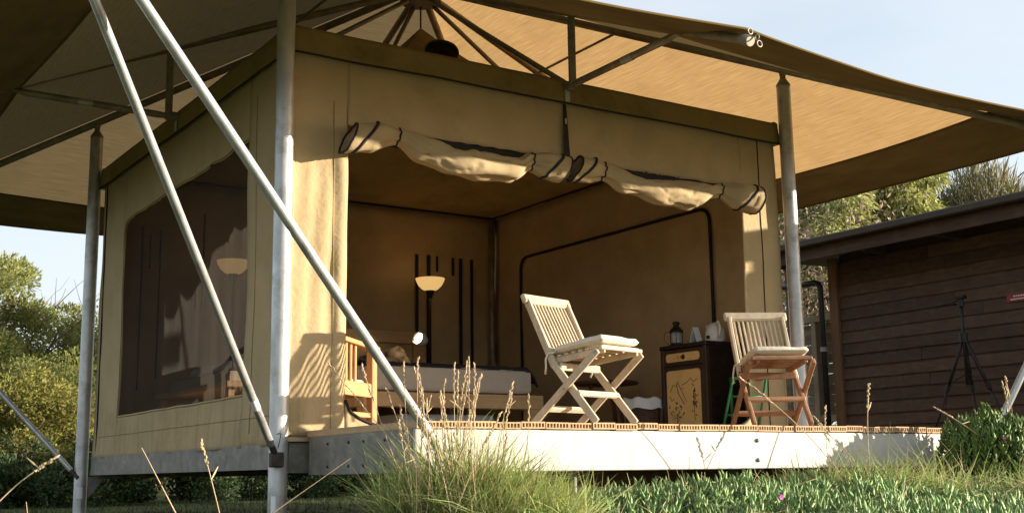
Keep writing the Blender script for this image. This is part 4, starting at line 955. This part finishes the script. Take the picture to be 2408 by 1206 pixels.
hl = ['dark low shrub behind the tent at its left end', 'dark shrub seen under the tent floor beam', 'dark shrub under the tent beside the near post', 'dark shrub seen below the deck side beam', 'dark shrub under the deck behind the tussock', 'dark shrub far under the deck at right']
for (x, y), l in zip(hx_, hl):
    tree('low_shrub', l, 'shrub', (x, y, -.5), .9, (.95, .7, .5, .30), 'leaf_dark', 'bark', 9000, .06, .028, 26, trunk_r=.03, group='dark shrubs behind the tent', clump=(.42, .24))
# right side
tree('gum_tree', 'drooping sunlit gum tree rising above the cabin roof', 'tree', (14.2, 7.5, -.4), 6.0, (2.1, 1.9, 2.0, 3.9), 'leaf_gum', 'bark_pale', 60000, .14, .042, 110, droop=.42, trunk_r=.16, clump=(.25, .12), up=-.1)
def wispy(label, base, h, rx, n):
    t = thing('sheoak_tree', label, 'tree', base); b = MB(); tips = []
    limb(b, base, (0.05, 0, 1), h * .5, .12, 3, tips, .5); b.build('trunk', 'bark', t, smooth=True)
    P = []; D = []
    for k in range(n):
        a = random.uniform(0, 2 * math.pi); e = random.uniform(-.15, 1) ; rr_ = rx * random.random() ** .5
        p = Vector((base[0] + rr_ * math.cos(a), base[1] + rr_ * math.sin(a), base[2] + h * (.55 + .42 * (1 - (rr_ / rx) ** 1.6) * random.random())))
        P.append(p); D.append(((p.x - base[0]) * .5 + random.gauss(0, .3), (p.y - base[1]) * .5 + random.gauss(0, .3), .9 + random.gauss(0, .35)))
    inst('crown', [(0, 0, 0), (.012, 0, .2), (.0, .02, .45), (-.012, 0, .2)], [(0, 1, 2, 3)], rotmats(n, D, RNG.uniform(.5, 1.3, n), np.array(P)), 'leaf_oak', t)
wispy('wispy olive she-oak beyond the cabin roof at right', (16.9, 7.2, -.4), 5.9, 1.7, 22000)
def bare(label, base, h, lean, seed, nl):
    random.seed(seed); t = thing('bare_tree', label, 'tree', base); b = MB(); tips = []
    for k in range(4): limb(b, base, (lean[0] + random.gauss(0, .35), lean[1] + random.gauss(0, .35), 1), h * .45, .06, 4, tips, .55)
    b.build('trunk', 'twig', t, smooth=True)
    tp_ = np.array([tuple(p) for p, d in tips]); n = nl; k = RNG.integers(0, len(tp_), n)
    pos = tp_[k] + RNG.normal(size=(n, 3)) * .22; tv, tf = leaf_t(.10, .035)
    inst('crown', tv, tf, rotmats(n, None, RNG.uniform(.5, 1.2, n), pos), 'twig', t)
bare('brown twiggy tree behind the right post', (9.9, 6.4, -.45), 4.6, (0, 0), 21, 9000)
bare('tangled brown tree behind the paling fence', (11.6, 8.2, -.45), 4.6, (-.1, 0), 33, 5200)
random.seed(99)
tree('shrub', 'dark green shrub showing above the paling fence', 'shrub', (10.6, 5.9, -.45), 2.0, (1.0, .9, .9, 1.1), 'leaf_dark', 'bark', 8000, .08, .03, 26, trunk_r=.05)

# foreground ground cover: succulent shoots with finger leaves
def blade_t0(L, w, bend):
    v = []; n = 4
    for k in range(n + 1):
        t = k / n; ww = w * (1 - t ** 2) + .0002; v += [(-ww / 2, bend * L * t * t, L * t * (1 - .25 * bend * t)), (ww / 2, bend * L * t * t, L * t * (1 - .25 * bend * t))]
    return v, [(2 * k, 2 * k + 1, 2 * k + 3, 2 * k + 2) for k in range(n)]
def finger(L, w):
    return [(w, 0, 0), (-w * .5, w * .87, 0), (-w * .5, -w * .87, 0), (w * 1.1, .1 * L, L * .6), (-w * .5, w * .9 + .1 * L, L * .6), (-w * .5, -w * .9 + .1 * L, L * .6), (0, .18 * L, L)], \
           [(0, 1, 4, 3), (1, 2, 5, 4), (2, 0, 3, 5), (3, 4, 6), (4, 5, 6), (5, 3, 6)]
def shoots(centres, hts, per=9):
    P = []; D = []; S = []
    for (x, y, z), h in zip(centres, hts):
        ax = Vector((random.gauss(0, .25), random.gauss(0, .25) - .1, 1)).normalized()
        for k in range(per):
            t = (k + .5) / per; a = k * 2.4; p = Vector((x, y, z)) + ax * h * t
            P.append(tuple(p)); o_ = .75 - .45 * t
            D.append((ax.x + o_ * math.cos(a), ax.y + o_ * math.sin(a), ax.z)); S.append(random.uniform(.7, 1.25))
    return P, D, S
def cover_h(x, y):
    # height of the carpet (it swells into mounds)
    return .10 + .05 * nz3(x, y, 1, .9) + .04 * nz3(x, y, 5, 2.3)
cen = []; hs = []
def ztop(x, y):
    t = max(0, min(1, (x - .5) / 1.4)); t = t * t * (3 - 2 * t)
    if x < .5: t = -.35 * min(1, (.5 - x) / .8)
    z = -.395 + .085 * t - .13 * max(0, (-1.55 - y)) ** 1.1 + .045 * nz3(x, y, 3, 1.3) + .03 * nz3(x, y, 8, 3.1)
    if x > 2.9: z -= .04 * min(1, (x - 2.9))
    return max(z, ground_z(x, y) + .04)
for k in range(7600):
    x = random.uniform(-1.3, 5.6); y = -1.45 - 1.75 * random.random() ** 1.15
    if x < .2 and y > -2.0 - .2 * nz3(x, 0, 2, 2): continue
    if x < -.2 and random.random() < .45: continue
    cen.append((x, y, ztop(x, y) - random.uniform(.05, .13))); hs.append(random.uniform(.06, .13))
P, D, S = shoots(cen, hs, 7)
tv, tf = finger(.056, .0062)
gc = inst('succulent_ground_cover', tv, tf, rotmats(len(P), D, np.array(S), np.array(P)), 'succ')
nl = 2600; pl_ = np.array([cen[i] for i in RNG.integers(0, len(cen), nl)]) + RNG.normal(0, .03, (nl, 3)) + [0, 0, .06]
tv, tf = blade_t0(.11, .0035, .8); dl = inst('dry_litter', tv, tf, rotmats(nl, np.stack([RNG.normal(0, 1, nl), RNG.normal(0, 1, nl), np.abs(RNG.normal(.5, .4, nl))], 1), RNG.uniform(.4, 1.3, nl), pl_), 'straw')
tag(dl, 'dead straw blades tangled among the green succulents', 'dry grass', kind='stuff')
tag(gc, 'carpet of finger-leaved green succulents along the front of the deck', 'ground cover', kind='stuff')
# leafy bush at the right end of the deck
bu = thing('leafy_bush', 'rounded dark green bush with magenta flowers at the right end of the deck', 'bush', (3.95, -1.62, -.5))
cen = []; hs = []
for k in range(760):
    d_ = Vector((random.gauss(0, 1), random.gauss(0, 1), random.gauss(.2, 1))).normalized(); q = random.random() ** .35
    r_ = 1 + .22 * nz3(d_.x * 2, d_.y * 2, d_.z * 2, 1.2)
    p = Vector((3.95, -1.62, -.22)) + Vector((d_.x * .31 * q * r_, d_.y * .30 * q * r_, d_.z * .28 * q * r_))
    if p.z > -.52: cen.append(tuple(p)); hs.append(random.uniform(.05, .11))
P, D, S = shoots(cen, hs, 10); tv, tf = finger(.042, .0058)
inst('foliage', tv, tf, rotmats(len(P), D, np.array(S), np.array(P)), 'succ_dark', bu)
b = MB()
for k in range(40):
    a = random.uniform(0, 6.28); q = random.uniform(.1, .3); b.tube([(3.95 + .05 * math.cos(a), -1.62 + .05 * math.sin(a), -.52), (3.95 + q * math.cos(a), -1.62 + q * math.sin(a), random.uniform(-.35, -.05))], .004, 5)
b.build('stems', 'bark', bu)
def flower(p, label):
    b = MB(); n = 16
    for k in range(n):
        t = 2 * math.pi * k / n; o_ = len(b.v); c_, s_ = math.cos(t), math.sin(t); p_ = Vector(p); u = Vector((c_, -.25, s_ * .9)) ; w_ = Vector((-s_, 0, c_)) * .0035
        b.add([p_, p_ + u * .008 + w_ * .8, p_ + u * .0145, p_ + u * .008 - w_ * .8], [(0, 1, 2, 3)])
    b.lathe([(0, .004), (.005, .002), (.006, -.002)], p, 8)
    tag(b.build('magenta_flower', 'pink', None, solid=.001), label, 'flower', 'magenta flowers')
# grass clumps
def blade_t(L, w, bend):
    v = []; n = 4
    for k in range(n + 1):
        t = k / n; ww = w * (1 - t ** 2) + .0002; v += [(-ww / 2, bend * L * t * t, L * t * (1 - .25 * bend * t)), (ww / 2, bend * L * t * t, L * t * (1 - .25 * bend * t))]
    return v, [(2 * k, 2 * k + 1, 2 * k + 3, 2 * k + 2) for k in range(n)]
def tussock(label, c, r, n, L, m='grass', jit=.42, spread=.55, parent=None, name='grass_tussock', straw=.25, bend=.6, cat='grass', subs=((0, 0, 0, 0, 1),)):
    SB = np.array(subs)
    t = thing(name, label, cat, c)
    for mm_, nn in ((m, int(n * (1 - straw))), ('straw', int(n * straw))):
        for bnd in (bend * .4, bend, bend * 1.6):
            q = nn // 3
            if q == 0: continue
            a = RNG.uniform(0, 6.283, q); rr_ = r * RNG.random(q) ** .5
            pos = np.stack([c[0] + rr_ * np.cos(a), c[1] + rr_ * np.sin(a), np.full(q, c[2])], 1)
            ks = RNG.integers(0, len(SB), q); pos[:, :2] += SB[ks, :2]
            tv, tf = blade_t(L, .0085 if mm_ != 'straw' else .005, bnd)
            dirs = np.stack([np.cos(a) * rr_ / r * spread + RNG.normal(0, jit, q), np.sin(a) * rr_ / r * spread + RNG.normal(0, jit, q), np.ones(q)], 1); dirs[:, :2] += SB[ks, 2:4]
            inst('dry_blades' if mm_ == 'straw' else 'green_blades', tv, tf, rotmats(q, dirs, RNG.uniform(.25, 1.1, q) * SB[ks, 4], pos), mm_, t)
    return t
def stalk(p0, p1, bend, r, parent=None, head=.10, seed=0, heads=True, side=0):
    """dry stem with a seed head made of small husks"""
    rr_ = random.Random(seed); p0, p1 = Vector(p0), Vector(p1); bv = Vector(bend); pts = []
    for k in range(13): t = k / 12; pts.append(p0.lerp(p1, t) + bv * (4 * t * (1 - t)) * .5 + bv * (t * t - t) * 0)
    b = MB(); b.tube(pts, [r * (1 - .5 * k / 12) for k in range(13)], 5)
    if heads:
        nh = 16
        for k in range(nh):
            t = 1 - head * (1 - k / nh) * 1.0; i = min(11, int(t * 12)); q = pts[i].lerp(pts[i + 1], t * 12 - i); dd = (pts[i + 1] - pts[i]).normalized()
            s_ = Vector((rr_.gauss(0, 1), rr_.gauss(0, 1), rr_.gauss(0, 1))).normalized(); e = q + (dd * 1.0 + s_ * .35) * .018
            b.tube([q, q.lerp(e, .5) + s_ * .002, e], [r * .6, r * 1.5, r * .3], 4, cap=False)
    for k in range(side):
        t = rr_.uniform(.72, .92); i = int(t * 12); q = pts[i]; s_ = Vector((rr_.gauss(0, 1), rr_.gauss(0, .5), .4 + rr_.random())).normalized(); b.tube([q, q + s_ * .03, q + s_ * .06], [r * .6, r * 1.2, r * .5], 4, cap=False)
    return b
mt = tussock('big grass tussock with tall dry seed stalks at the left end of the deck', (.13, -1.64, -.53), .10, 6000, .54, straw=.22, spread=.2, jit=.33, bend=.55, subs=((-.16, .08, -.25, .1, .80), (-.02, .05, .05, .0, 1.05), (.08, -.02, .0, -.1, .92), (.16, -.10, .2, -.1, .80), (.26, -.14, .45, -.2, .66), (.02, -.14, -.3, -.2, .6), (.10, .05, .35, .2, .75)))
rs_ = random.Random(11)
for k in range(40):
    a = rs_.uniform(0, 6.28); q = rs_.uniform(0, .22); bx, by = .06 + q * math.cos(a), -1.70 + q * math.sin(a)
    h = rs_.uniform(.45, .80); lx_ = rs_.gauss(.0, .16) + (-.10 if k % 2 == 0 else .08)
    stalk((bx, by, -.52), (bx + lx_ * .83, by - lx_ * .5 + rs_.gauss(0, .05), -.52 + h), (rs_.gauss(0, .04), rs_.gauss(0, .04), 0), .0024, seed=k, head=rs_.uniform(.12, .3), side=rs_.choice((0, 0, 1, 2))).build('seed_stalk', 'straw', mt)
for i, (x, y, r, n, L, l) in enumerate(((.42, -1.80, .20, 1700, .26, 'low grass spilling right from the big tussock'), (2.55, -1.7, .28, 1800, .28, 'grass clump in the succulents before the deck right of middle'),
        (3.0, -1.8, .30, 1600, .28, 'grass clump in the succulents near the leafy bush'), (3.6, -2.2, .35, 1700, .22, 'short grass in front of the leafy bush'))):
    tussock(l, (x, y, ground_z(x, y) + (.10 if x > 2 else .04)), r, n, L, straw=.2, spread=.9, bend=.9)
for i, (x, y) in enumerate(((1.15, -1.62), (1.55, -1.6), (1.62, -1.58), (2.05, -1.55), (2.12, -1.57))):
    b = MB()
    for k in range(2):
        s_ = rs_.gauss(0, .05); z0 = ground_z(x, y); b.tube([(x, y, z0), (x + s_ * .5, y, z0 + .13), (x + s_ * 1.6, y, z0 + .26 + .03 * k)], [.004, .0035, .001], 4)
    tag(b.build('grass_shoot', 'grass', None), ['leftmost pair of thin grass shoots before the dark gap under the deck', 'second pair of thin grass shoots before the deck gap', 'third pair of thin grass shoots, middle of the deck gap', 'fourth pair of thin grass shoots before the deck gap', 'rightmost pair of thin grass shoots before the deck gap'][i], 'grass', 'grass shoots before the deck gap')
# lone dry stalks
LS = [((-1.08, -1.79, -.55), (-1.31, -1.73, -.11), (0, 0, 0), .0035, False, 'straight pale dry stem crossing below the side wall'),
      ((-1.0, -1.86, -.55), (-1.13, -1.86, -.09), (.0, 0, .03), .003, True, 'dry seed stalk nodding left of the near post'),
      ((-1.82, -1.42, -.42), (-1.57, -1.55, -.14), (-.05, 0, .03), .0035, True, 'bent dry grass stalk at the lower left edge'),
      ((-1.62, -1.46, -.5), (-1.65, -1.46, -.30), (0, 0, 0), .003, False, 'short dry stem at the lower left corner'),
      ((-.92, -1.95, -.38), (-.66, -2.15, -.16), (0, 0, 0), .0025, False, 'thin dry stem leaning across the near post base'),
      ((2.85, -1.62, -.4), (3.02, -1.5, .27), (-.06, 0, 0), .0045, True, 'tall curved seed stalk standing before the right half of the fascia'),
      ((2.62, -1.72, -.4), (1.86, -1.62, .26), (.12, 0, .05), .0035, True, 'long arching seed stalk crossing the reddish chair legs'),
      ((2.75, -1.75, -.4), (2.42, -1.6, .07), (.04, 0, 0), .003, True, 'leaning dry stalk before the fascia below the reddish chair'),
      ((2.45, -1.7, -.4), (2.58, -1.55, .12), (-.05, 0, 0), .003, True, 'thin upright dry stalk before the fascia right of the bolts'),
      ((3.9, -1.8, -.2), (3.45, -1.62, .13), (.03, 0, .03), .003, True, 'dry stalk leaning left over the leafy bush'),
      ((4.12, -1.75, -.3), (3.98, -1.72, .29), (0, 0, 0), .0035, True, 'upright dry stalk beside the right brace pole'),
      ((4.16, -1.7, -.3), (4.08, -1.68, .33), (0, 0, 0), .0035, True, 'tallest dry stalk at the right edge by the brace pole')]
for i, (p0, p1, bd_, r, hd2, l) in enumerate(LS):
    tag(stalk(p0, p1, bd_, r, seed=40 + i, heads=hd2, head=.22, side=1 if hd2 else 0).build('dry_grass_stalk', 'straw', None), l, 'grass')
flower((1.42, -2.30, -.345), 'magenta flower low in the succulents left of the bush')
flower((3.72, -1.88, -.06), 'magenta flower high on the leafy bush')
flower((3.98, -1.94, -.13), 'magenta flower on the right side of the leafy bush')
# small stone and dead leaf tuft
b = MB(); b.lathe([(0, .12), (.05, .11), (.075, .07), (.09, 0)], (2.2, 5.2, -.52), 10)
b.v = [(x + .02 * nz3(x * 9, y * 9, z * 9), y, z) for x, y, z in b.v]; tag(b.build('stone', 'stone', None, smooth=True), 'pale grey stone on the mossy ground under the deck', 'stone')
# short rough grass over the shaded ground under and behind the tent
n = 9000; pos = np.stack([RNG.uniform(-3.5, 8, n), RNG.uniform(2.5, 9.5, n), np.zeros(n)], 1); pos[:, 2] = [ground_z(x, y) for x, y in pos[:, :2]]
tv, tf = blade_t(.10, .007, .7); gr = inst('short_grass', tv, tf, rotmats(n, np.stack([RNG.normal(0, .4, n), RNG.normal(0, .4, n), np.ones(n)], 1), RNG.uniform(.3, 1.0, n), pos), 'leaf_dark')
tag(gr, 'short rough grass on the shaded ground under and behind the tent', 'grass', kind='stuff')

for o in bpy.data.objects:
    if '_base' in o: del o['_base']
